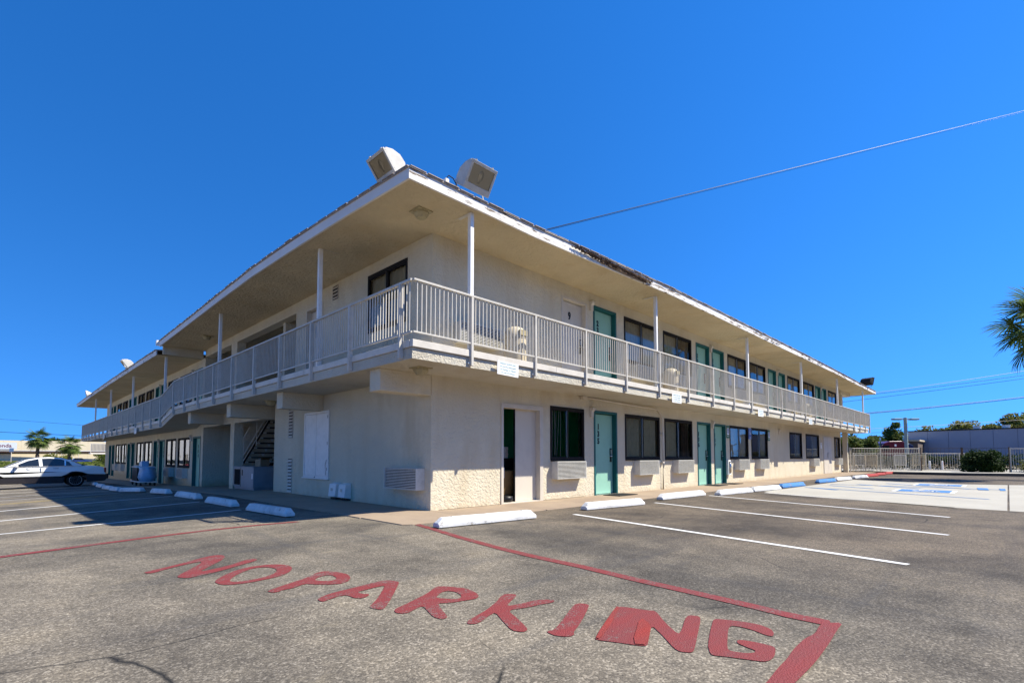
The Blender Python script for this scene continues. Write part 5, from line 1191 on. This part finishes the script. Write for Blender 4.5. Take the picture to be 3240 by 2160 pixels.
# right background
i = 0
for x, y, h_, w_, l in ((55, 5.0, 3.3, 2.6, 'dark green tree right against the far corner column'), (59.5, 4.2, 2.7, 2.6, 'dark bushy tree left of the maroon lorry'), (66, 4.9, 3.0, 3.4, 'green tree behind the maroon lorry bonnet'), (76, 5.1, 3.5, 3.6, 'green tree just left of the lamp post, behind the lorry'), (70.5, 2.9, 4.4, 1.9, 'taller loose tree showing left of the lamp post'), (88, 5.6, 4.2, 5, 'lower green tree seen over the maroon lorry')):
    tree(x, y, 0, h_ * 1.2, w_ * 1.5, l, 20 + i, 'leaf', 3600, size=.34, low=.0); i += 1
for x, y, h_, w_, l in ((112, 2.2, 6.4, 6.5, 'olive green treetop at the left end of the grey blue building roof'), (115, -2.0, 7.6, 5.6, 'olive green treetop second from the left above the grey blue roof'), (117, -4.6, 6.9, 3.6, 'small olive treetop in the dip above the grey blue roof'), (119, -7.6, 8.3, 5.6, 'highest olive green treetop above the grey blue roof'), (123, -11.8, 7.7, 5.5, 'olive treetop cut by the right edge of the view')):
    tree(x, y, 0, h_ * 1.08, w_ * 1.45, l, 40 + i, 'leafy', 4200, size=.55, low=.1); i += 1
# clipped bushes in the planter
def bush(x, y, w_, h_, label, seed, m_='leafb', n=9000):
    o = empty('bush', (x, y, 0))
    def vol(r_): return (r_.uniform(-.36, .36) * w_, r_.uniform(-.36, .36) * w_, r_.uniform(.12, .85) * h_), .22 * w_ * r_.uniform(.7, 1.1)
    leaves(n, vol, .12, seed, m_, 'foliage', o, 46)
    t = MB(); t.tube([(0, 0, 0), (.02, .02, h_ * .6)], .04, 6); t.build('stem', M['bark'], o); tag(o, label, 'bush', 'clipped bushes by the fence')
bush(33.3, -5.95, 1.85, 1.36, 'dense dark green clipped bush in front of the railings', 71); bush(33.6, -8.15, 1.5, .95, 'brownish green bush cut by the right edge in front of the railings', 72, 'leafy', 2500)
# low planting behind the back railings
hd = MB(); rnd = random.Random(4)
for k in range(9000):
    t = rnd.random(); p = Vector((35.5 + 5 * t + rnd.uniform(-.3, .3), .5 - 8 * t + rnd.uniform(-.4, .4), rnd.random() ** .7 * (1.02 + .12 * math.sin(t * 20)))); a = Vector((rnd.gauss(0, 1), rnd.gauss(0, 1), rnd.gauss(0, 1))).normalized() * .05; b = a.orthogonal().normalized() * .035
    hd.quad(tuple(p - a), tuple(p + b), tuple(p + a), tuple(p - b))
tag(hd.build('hedge', M['leafb'], fix=False), 'dark hedge growing behind the pool railings', 'hedge', kind='stuff')

# ================================================================== POOL RAILINGS, LAMP POST, KERB, LOUNGERS
def railing(pts, h_, label, step=.115, m_='rail', thin=False, posts=True, z0=.04, name='metal_fence'):
    o = empty(name, (*pts[0], 0)); P0 = Vector((*pts[0], 0)); bars = []
    for a, b in zip(pts, pts[1:]):
        A = Vector((*a, 0)) - P0; B = Vector((*b, 0)) - P0; r_ = .016 if not thin else .010
        for z in (h_, .12):
            t = MB(); t.tube([A + Vector((0, 0, z)), B + Vector((0, 0, z))], r_, 6); t.build('rail', M[m_], o)
        if posts: t = MB(); t.box(B.x - .03, B.x + .03, B.y - .03, B.y + .03, 0, h_ + .05); t.build('post', M[m_], o)
        if posts and a == pts[0]: t = MB(); t.box(A.x - .03, A.x + .03, A.y - .03, A.y + .03, 0, h_ + .05); t.build('post', M[m_], o)
        n = int((B - A).length / step)
        for k in range(1, n): bars.append(A + (B - A) * (k / n))
    if thin: bm2 = MB().box(-.004, .004, -.004, .004, .12, h_).mesh('bar', M[m_])
    else: bm2 = MB().box(-.009, .009, -.009, .009, z0, h_).mesh('bar', M[m_])
    for p in bars: put('bar', bm2, o, tuple(p))
    tag(o, label, 'fence', 'pool fences'); return o
railing([(30.05, -.35), (32.08, -1.52), (34.4, -3.15)], 1.42, 'pale metal bar fence from the far corner column to the lamp post', .12)
railing([(34.4, -3.2), (34.45, -5.05)], 1.42, 'thin brown wire fence right of the lamp post', .17, 'dkrail' if 0 else 'bark', True); railing([(34.45, -5.1), (33.37, -7.05)], 1.40, 'thin brown wire fence behind the dark bush', .17, 'bark', True)
railing([(33.36, -7.1), (33.9, -8.6), (34.5, -10.5)], 1.36, 'pale metal bar fence at the right edge of the view', .10)
railing([(33.3, .1), (36.3, -3.25), (37.8, -4.78), (39.5, -6.6)], 1.12, 'lower pale bar fence behind the sun loungers', .15)
# kerb of the planter
kb = MB(); KP = [(27.9, -2.65), (27.75, -5.6), (28.4, -7.6), (30.5, -11)]
for a, b in zip(KP, KP[1:]): kb.hexa([(a[0], a[1], -.02), (b[0], b[1], -.02), (b[0] + .35, b[1] + .03, -.02), (a[0] + .35, a[1] + .03, -.02)], [(a[0] + .06, a[1], .13), (b[0] + .06, b[1], .13), (b[0] + .33, b[1] + .03, .13), (a[0] + .33, a[1] + .03, .13)])
ko = kb.build('kerb', painted('dark_asphalt_kerb', (.045, .043, .042), .95, .3, 8, .6)); tag(ko, kind='structure')
pb = MB(); pb.poly([(28.1, -2.6, .09), (27.95, -5.6, .09), (28.6, -7.6, .09), (30.8, -11, .09), (40, -11, .09), (42, -2, .09), (36, 2.2, .06), (31.2, 1, .06), (31.2, -1.9, .06)][::-1]); pb.build('pool_deck', M['pad'], fix=False); tag(bpy.data.objects['pool_deck'], kind='structure')
# lamp post
o = empty('lamp_post', (45.8, -1.2, 0)); lp = painted('pale_green_metal', (.36, .42, .38), .5, .15)
t = MB(); t.box(-.11, .11, -.11, .11, 0, 4.05); t.build('pole', lp, o, bevel=.02); t = MB(); t.box(-.22, .22, -.22, .22, 0, .35); t.build('base', M['pad'], o, bevel=.03)
dv = Vector((math.sin(YAW), -math.cos(YAW), 0))
for s_ in (-1, 1):
    t = MB(); T_ = Matrix.Rotation(math.atan2(dv.y, dv.x), 4, 'Z') @ Matrix.Translation((s_ * .68, 0, 3.92)); t.box(-.33, .33, -.20, .20, -.065, .065); t.xf(T_); t.build('lamp_head', lp, o, bevel=.03)
    t = MB(); t.box(-.28, .28, -.16, .16, -.075, -.066); t.xf(T_); t.build('lens', M['glass'], o)
t = MB(); T_ = Matrix.Rotation(math.atan2(dv.y, dv.x), 4, 'Z') @ Matrix.Translation((0, 0, 3.92)); t.box(-.36, .36, -.04, .04, -.04, .04); t.xf(T_); t.build('arm', lp, o)
tag(o, 'pale green square lamp post with two box lamp heads', 'lamp post')
# sun loungers
def lounger(x, y, rz, label, m_='tan', back=55):
    o = empty('sun_lounger', (x, y, .09), rz); L_ = MB()
    for s_ in (-.29, .29): 
        t = MB(); t.tube([(s_, -.6, .30), (s_, .75, .30)], .022, 6); t.build('side_rail', M[m_], o)
    c_, n_ = math.cos(R(back)), math.sin(R(back))
    for s_ in (-.29, .29):
        t = MB(); t.tube([(s_, -.6, .30), (s_, -.6 - .75 * c_, .30 + .75 * n_)], .022, 6); t.build('back_rail', M[m_], o)
    t = MB(); t.tube([(-.29, -.6 - .75 * c_, .30 + .75 * n_), (.29, -.6 - .75 * c_, .30 + .75 * n_)], .022, 6); t.build('top_rail', M[m_], o)
    for k in range(8):
        f = .04 + k * .088; t = MB(); t.box(-.28, .28, -.6 - f * c_ - .005, -.6 - f * c_ + .005, .30 + f * n_ - .017, .30 + f * n_ + .017); t.build('strap', M['linen'] if m_ != 'tan' else M[m_], o)
    for k in range(7): t = MB(); yy = -.5 + k * .18; t.box(-.28, .28, yy - .06, yy + .06, .30, .31); t.build('strap', M[m_], o)
    for k in range(3): t = MB(); xx = -.14 + k * .14; t.box(xx - .015, xx + .015, -.6 - .70 * c_ - .012, -.6 - .70 * c_ - .006, .30, .31); 
    for sx in (-.27, .27):
        for sy in (-.5, .6): t = MB(); t.tube([(sx, sy, .30), (sx * 1.05, sy, 0)], .02, 6); t.build('leg', M[m_], o)
    tag(o, label, 'sun lounger', 'sun loungers behind the fence')
vr = YAW + math.pi / 2   # backs towards the lot
lounger(31.6, -.05, R(-84), 'cream strap lounger half hidden behind the far corner column'); lounger(32.6, -.3, R(-75), 'white strap lounger second from the corner column', 'white'); lounger(31.9, -1.05, R(-80), 'cream strap lounger left of the tall fence post', 'tan')
lounger(35.4, -2.05, R(-83), 'white strap lounger right of the tall fence post, left of the lamp post', 'white'); lounger(35.3, -2.95, R(-81), 'large cream strap lounger right of the lamp post', 'tan')
for x, y, l in ((36.6, -3.4, 'left of the two small red and white pool markers'), (36.9, -4.0, 'right of the two small red and white pool markers')):
    t = MB(); t.lathe([(0, 0), (.06, 0), (.05, .55), (0, .57)], 10); o = t.build('pool_marker', M['signwhite'], None, (x, y, .09)); t = MB(); t.box(.0, .07, -.055, .055, .02, .5); t.build('red_panel', M['redstop'], o); tag(o, l, 'marker', 'pool markers')

# ================================================================== FAR BUILDINGS AND VEHICLES
def panel_building(name, x0, y0, x1, y1, depth, h_, m_, label, npan=12, thick=.0, z0=-1.0):
    o = empty(name, (x0, y0, 0)); d = Vector((x1 - x0, y1 - y0, 0)); L_ = d.length; d.normalize(); n_ = Vector((d.y, -d.x, 0))
    if n_.dot(Vector((CAMX - x0, CAMY - y0, 0))) < 0: n_ = -n_
    def P(u, o_, z): return tuple(d * u + n_ * o_ + Vector((0, 0, z)))
    b = MB(); b.hexa([P(0, -.05, z0), P(L_, -.05, z0), P(L_, -depth, z0), P(0, -depth, z0)], [P(0, -.05, h_), P(L_, -.05, h_), P(L_, -depth, h_), P(0, -depth, h_)]); b.build('wall', m_, o)
    for k in range(npan):
        a = L_ * k / npan + .025; c = L_ * (k + 1) / npan - .025; q = MB(); q.hexa([P(a, -.06, z0 + .01), P(c, -.06, z0 + .01), P(c, 0, z0 + .01), P(a, 0, z0 + .01)], [P(a, -.06, h_ - .02), P(c, -.06, h_ - .02), P(c, 0, h_ - .02), P(a, 0, h_ - .02)]); q.build('wall_panel', m_, o)
    return o, P, L_
gb = painted('grey_blue_panel', (.30, .335, .41), .6, .1, .3)
o, P, L_ = panel_building('warehouse', 78.2, 2.3, 73.6, -22, 14, 4.13, gb, '', 12)
q = MB(); q.hexa([P(-.1, -.1, 4.13), P(L_, -.1, 4.13), P(L_, .08, 4.13), P(-.1, .08, 4.13)], [P(-.1, -.1, 4.24), P(L_, -.1, 4.24), P(L_, .08, 4.24), P(-.1, .08, 4.24)]); q.build('roof_trim', M['rubber'], o)
tag(o, 'long grey blue panelled warehouse behind the pool fence', 'warehouse')
for x, y, l in ((77.8, -4.4, 'small white roof vent on the warehouse, nearer the lamp post'), (77.4, -6.9, 'small white roof vent on the warehouse, nearer the right edge')):
    t = MB(); t.box(-.5, .5, -.35, .35, 0, .42); o = t.build('roof_vent', M['white'], None, (x, y, 4.13), bevel=.03); t = MB(); t.box(-.55, .55, -.4, .4, .42, .47); t.build('cap', M['white'], o); tag(o, l, 'roof vent', 'roof vents')
# low tan building behind the lorry
t = MB(); t.box(0, 8, -2.6, 2.6, 0, 2.75); o = t.build('low_shed', painted('brown_shed', (.14, .11, .09), .8, .2), None, (72, 3.3, 0), 0); t = MB(); t.box(-.2, 8.2, -2.8, 2.8, 2.75, 2.95); t.build('roof', M['tan'], o); tag(o, 'low brown shed with a pale roof edge behind the maroon lorry', 'shed')
# maroon lorry, seen from its side over the fence
mr = mat('maroon_paint', (.10, .008, .018), .3); mr.node_tree.nodes['Principled BSDF'].inputs['Coat Weight'].default_value = .5
o = empty('lorry', (62.2, 2.6, 0), YAW - math.pi / 2)
t = MB(); t.prism([(-1.1, .7), (1.45, .7), (1.45, 2.45), (1.1, 2.58), (-.2, 2.55), (-.75, 2.35), (-1.1, 1.9)], -1.1, 1.1, 'y'); t.build('cab', mr, o, bevel=.06, seg=3)
t = MB(); t.prism([(-2.5, .7), (-1.12, .7), (-1.12, 1.85), (-1.4, 1.85), (-2.4, 1.75), (-2.55, 1.4)], -1.0, 1.0, 'y'); t.build('bonnet', mr, o, bevel=.06, seg=3)
t = MB(); t.box(-.95, -.25, -1.112, -1.101, 1.55, 2.1); t.build('side_window', M['darkglass'], o); t = MB(); t.box(.3, .5, -1.115, -1.101, 2.0, 2.22); t.build('vent', M['signwhite'], o)
t = MB(); t.box(-2.55, -1.15, -1.04, -1.001, 1.3, 1.4); t.build('side_trim', chrome, o)
for x_ in (-1.05, 1.4): t = MB(); t.tube([(x_, -.95, .8), (x_, -.95, 2.95)], .06, 8); t.build('exhaust_pipe', chrome, o)
t = MB(); t.box(1.5, 4.2, -1.0, 1.0, .75, .95); t.build('chassis', M['rubber'], o)
for x_ in (-1.9, 2.0, 3.3): t = MB(); t.lathe([(0, -.15), (.5, -.15), (.5, .15), (0, .15)], 24); t.xf(Matrix.Rotation(R(90), 4, 'X')); t.build('wheel', tyre, o, (x_, -.9, .5), smooth=False)
tag(o, 'maroon lorry tractor with chrome stacks parked behind the fence', 'lorry')
t = MB(); t.prism([(-1.2, .7), (1.2, .7), (1.2, 2.2), (.7, 2.45), (-.6, 2.3), (-1.2, 1.7)], -1, 1, 'y'); o = t.build('van', mat('navy_paint', (.012, .02, .07), .3), None, (69.7, 2.44, 0), YAW - math.pi / 2, bevel=.08, seg=3)
t = MB(); t.box(-.7, .4, -1.012, -1.001, 1.6, 2.1); t.build('side_window', M['black'], o)
for x_ in (-.8, .8): t = MB(); t.lathe([(0, -.12), (.36, -.12), (.36, .12), (0, .12)], 20); t.xf(Matrix.Rotation(R(90), 4, 'X')); t.build('wheel', tyre, o, (x_, -.9, .36))
tag(o, 'dark blue vehicle just behind the lamp post, right of the maroon lorry', 'van')

# cream store across the road on the left
cm = painted('cream_store_wall', (.62, .53, .36), .8, .08, .1)
o, P, L_ = panel_building('store_building', -60, 295, 62, 298, 40, 7.75, cm, '', 22)
t = MB(); t.box(0, 122, -2.6, -.1, 2.6, 3.25); t.build('canopy', painted('brown_canopy', (.06, .03, .022), .8), o)
t = MB(); t.box(0, 122, -.55, -.05, 2.0, 2.55); t.build('shopfront', M['dark'], o)
t = MB(); t.box(0, 122, -2.8, -2.62, 3.25, 3.45); t.build('canopy_edge', M['white'], o)
for k in range(6): t = MB(); t.box(70 + k * 1.9, 70.2 + k * 1.9, -2.4, -2.2, -1, 2.55); t.build('canopy_post', M['trim'], o)
tag(o, 'long cream store building with a dark canopy across the road', 'store')
# its sign board, partly outside the view
t = MB(); t.box(-6.5, 0, -.3, 0, 0, 2.9); o = t.build('store_sign', painted('pale_sign_board', (.55, .58, .60), .5, .1), None, (-.35, 294.6, 3.95)); me = text_mesh('Honda', 2.1, painted('dark_red_letters', (.16, .04, .05), .5), .03, .03, align='RIGHT'); put('sign_text', me, o, (-1.6, -.32, .85)); tag(o, 'pale rectangular store sign with dark red lettering on the cream store', 'sign')
# hipped dark roof and trees behind the store
t = MB(); t.prism([(0, 0), (14, 0), (9, 3.1), (5, 3.1)], 0, 12, 'y'); o = t.build('hip_roof_house', M['shingle'], None, (15.5, 330, 6.8)); t = MB(); t.box(.8, 13.2, .8, 11.2, -8, -.001); t.build('wall', cm, o); tag(o, 'dark hipped roof showing above the cream store beside the motel', 'house')
tree(12.5, 325, -1, 11.8, 9, 'dark tree rising behind the cream store roof', 90, 'leafb', 2500, 'trees behind the store', .8); tree(10.0, 128, -.95, 3.2, 5, 'low green tree between the two palms and the motel', 91, 'leaf', 2000, 'small trees by the road', .3, low=.05); tree(2.5, 124, -.95, 2.6, 5.5, 'low olive shrub tree between the two palms', 92, 'leafy', 2200, 'small trees by the road', .3, low=.05)
# small vehicles on the road
def far_car(x, y, rz, m_, label, s_=1):
    o = empty('parked_car', (x, y, -.95), rz); o.scale = (s_, s_, s_)
    b = MB(); b.prism([(-2.2, .3), (2.2, .3), (2.25, .75), (1.1, .88), (-2.1, .92), (-2.3, .6)], -.85, .85, 'y'); b.build('body', m_, o, bevel=.08, seg=3)
    b = MB(); b.prism([(-1.7, .88), (.95, .86), (.3, 1.42), (-1.2, 1.42)], -.72, .72, 'y'); b.build('cabin', M['darkglass'], o, bevel=.06)
    b = MB(); b.box(-1.1, .25, -.70, .70, 1.425, 1.46); b.build('roof', m_, o)
    for x_ in (-1.4, 1.4):
        for y_ in (-.8, .8): b = MB(); b.lathe([(0, -.1), (.33, -.1), (.33, .1), (0, .1)], 18); b.xf(Matrix.Rotation(R(90), 4, 'X')); b.build('wheel', tyre, o, (x_, y_, .33))
    return tag(o, label, 'car', 'cars on the road by the store')
wc = mat('white_car_paint', (.75, .75, .74), .3)
far_car(13.8, 135, .1, wc, 'white car by the road seen above the boot of the saloon', 1.15); far_car(19.2, 150, 0, wc, 'white car far off beside the motel wall', 1.1); far_car(9.5, 165, 0, mat('blue_car_paint', (.02, .04, .16), .3), 'dark blue car far off behind the second palm')
# road sign post and white guard posts in the verge
t = MB(); t.tube([(0, 0, 0), (0, 0, 3.6)], .06, 6); o = t.build('sign_post', M['trim'], None, (-.2 - 3.3, 150, -.95)); t = MB(); t.box(-.35, .35, -.12, -.07, 2.9, 3.7); t.build('sign_plate', M['steel'], o); tag(o, 'thin road sign post in the grass left of the first palm', 'sign post')
gr_ = MB(); rnd = random.Random(2)
for k in range(14000):
    x = rnd.uniform(-40, 40); y = 103 + rnd.random() ** 1.3 * 90; h_ = rnd.uniform(.25, .7); a = rnd.uniform(0, 3.14); w_ = rnd.uniform(.2, .5)
    gr_.quad((x - w_ * math.cos(a), y - w_ * math.sin(a), -.95), (x + w_ * math.cos(a), y + w_ * math.sin(a), -.95), (x + w_ * .7 * math.cos(a), y + w_ * .7 * math.sin(a), -.95 + h_), (x - w_ * .6 * math.cos(a), y - w_ * .6 * math.sin(a), -.95 + h_ * rnd.uniform(.6, 1)))
tag(gr_.build('grass_verge', M['grass'], fix=False), 'rough green grass verge between the road and the cream store', 'grass', kind='stuff')
gs = MB(); gs.poly([(-300, 101, -.93), (300, 101, -.93), (300, 285, -.93), (-300, 285, -.93)]); tag(gs.build('verge', painted('verge_soil', (.16, .15, .06), .95, .5, .4), fix=False), kind='structure')
gs = MB(); gs.poly([(48, -60, .004), (900, -400, .004), (900, 700, .004), (300, 90, .004), (48, 30, .004)]); tag(gs.build('ground_beyond_fence', painted('dry_soil', (.22, .18, .12), .95, .4, .3), fix=False), kind='structure')
# another wing of the motel seen past the far end
o = empty('neighbour_wing', (.75, 54.5, -.85)); 
t = MB(); t.box(3.4, 12, 1.2, 9, 0, 4.9); t.build('wall', M['stucco'], o); t = MB(); t.box(0, 12, 0, 1.2, 2.0, 2.15); t.build('balcony_slab', M['ledge'], o); t = MB(); t.box(0, 12, 0, .05, 2.95, 3.0); t.build('top_rail', M['rail'], o)
for k in range(9): t = MB(); t.box(k * 1.4, k * 1.4 + .05, -.02, .03, 1.95, 3.0); t.build('post', M['rail'], o)
for k in range(110): pass
t = MB()
for k in range(120): t.box(.05 + k * .1, .115 + k * .1, .01, .03, 2.3, 2.95)
ngr = painted('shade_grey_railing', (.20, .195, .20), .7, .2)  # darker grey puts the balcony shade into the baluster colour
tag(t.build('balusters', ngr, o), kind='stuff'); t = MB(); t.box(3.0, 12.5, -.3, 9.2, 4.9, 5.05); t.build('roof', M['shingle'], o)
tag(o, 'grey railed balcony of another motel wing past the far left end', 'building')
# hills on the horizon, distance haze put into their blue colour
hm = mat('haze_blue_hill', (.055, .095, .15), 1.0, spec=0)
h_ = MB(); n = 40
for k in range(n + 1):
    y = 60 + k * 10; z = 26 + 13 * math.exp(-((y - 190) / 20) ** 2) + 3 * math.sin(k * .9) - .03 * abs(y - 190)
    h_.v += [(1060 + 4 * math.sin(k), y, -2), (1080 + 6 * math.sin(k * 2.1), y, z), (1240, y, -2)]
for k in range(n): h_.f += [(3 * k, 3 * k + 3, 3 * k + 4, 3 * k + 1), (3 * k + 1, 3 * k + 4, 3 * k + 5, 3 * k + 2)]
tag(h_.build('hills', hm, smooth=True), kind='structure')

# overhead wires
def wire(a, b, sag_, r_, label, n=24):
    A, B = Vector(a), Vector(b); pts = [A.lerp(B, k / n) - Vector((0, 0, sag_ * 4 * (k / n) * (1 - k / n))) for k in range(n + 1)]
    t = MB(); t.tube(pts, r_, 5); o = t.build('overhead_wire', M['black']); tag(o, label, 'wire', 'overhead wires'); return o
def ext(a, b, e0, e1):
    a, b = Vector(a), Vector(b); return tuple(a - (b - a) * e0), tuple(b + (b - a) * e1)
wire((1.72, -1.15, 5.10), (28.0, -8.15, 17.15), .0, .008, 'near black service wire rising from the torn eave to the upper right'); wire((1.73, -1.14, 5.085), (28.0, -8.10, 17.09), .0, .004, 'thin pale companion just under the near service wire')
for a, b, e0, r_, l in (((67.83, 3.91, 8.61), (80.05, -8.68, 11.13), .4, .022, 'highest of the distant wires right of the motel roof'), ((67.83, 3.92, 8.46), (80.07, -8.66, 10.60), .4, .022, 'second highest distant wire right of the motel roof'),
                        ((60.66, 11.33, 6.69), (80.08, -8.64, 10.23), .1, .022, 'third distant wire passing behind the far eave posts'), ((66.89, 5.05, 6.13), (80.16, -8.56, 8.05), .2, .03, 'upper wire of the close pair meeting the far railing end'),
                        ((66.97, 4.97, 6.04), (80.17, -8.56, 7.93), .2, .03, 'lower wire of the close pair meeting the far railing end'), ((79.38, 6.74, 4.8), (94.51, -8.69, 6.07), .2, .025, 'distant wire passing just above the lamp post'), ((79.03, 7.14, 4.23), (94.54, -8.66, 5.24), .2, .02, 'lowest distant wire crossing in front of the warehouse')):
    p, q = ext(a, b, e0, .15); wire(p, q, .12, r_, l, 12)
for a, b, r_, l in (((-5.41, 92.64, 6.16), (2.95, 84.23, 5.28), .018, 'upper thin wire crossing the sky left of the motel'), ((-5.34, 92.71, 4.36), (2.7, 84.6, 3.84), .03, 'lower darker wire crossing behind the two palms')):
    p, q = ext(a, b, 1.0, 1.4); wire(p, q, .05, r_, l, 12)

o = empty('added_reflection_building', (-12, -48, 0)); t = MB(); t.box(0, 130, 0, 8, 0, 3.6); t.build('wall', painted('added_brown_wall', (.20, .17, .13), .9, .3, .5), o); t = MB(); t.box(-.3, 130.3, -.3, 8.3, 3.6, 3.85); t.build('roof', M['shingle'], o)  # added out of view to close the bright sky gap in window reflections
tag(o, 'unseen long low brown building added beyond the right edge to block sky in window reflections', 'building')
# ================================================================== WHAT THE WINDOWS REFLECT (beyond both edges of the view)
wb_ = mat('white_stucco_far', (.86, .84, .79), .9)
o = empty('opposite_building', (-16, 14, -1)); t = MB(); t.box(-8, 0, 0, 175, 0, 5.6); t.build('wall', wb_, o)
t = MB(); t.box(-8.3, .4, -.4, 175.4, 5.6, 5.8); t.build('roof', M['shingle'], o)
for k in range(12): t = MB(); t.box(0, .03, 3 + k * 14, 5 + k * 14, .9, 2.3); t.build('window', M['darkglass'], o)
tag(o, 'long white stucco building across the lot beyond the left edge of the view', 'building')
far_cols = (mat('grey_car_paint', (.25, .25, .26), .3), wc, mat('red_car_paint', (.3, .02, .02), .3))
for k in range(8):
    c_ = far_car(-12.2, 22 + k * 9.1, 1.57, far_cols[k % 3], ('grey', 'white', 'red')[k % 3] + ' car number %s in the row beyond the left edge' % ('one two three four five six seven eight'.split()[k]))
    c_.location.z = GZ(-12.2, 22 + k * 9.1)
for k, (x, y, h_, w_) in enumerate(((3, -30, 8, 11), (12, -32, 9.5, 12), (21, -29, 8, 11), (31, -31, 9.5, 12), (42, -30, 8.5, 12), (54, -33, 10, 14), (68, -32, 9, 14))):  # tree row added out of view so the right windows reflect dark foliage
    tree(x, y, 0, h_, w_, 'tree %s of the unseen row added beyond the right edge to darken window reflections' % ('one two three four five six seven'.split()[k]), 120 + k, 'leafb', 2600, 'trees added out of view for window reflections', 1.2, low=.02)
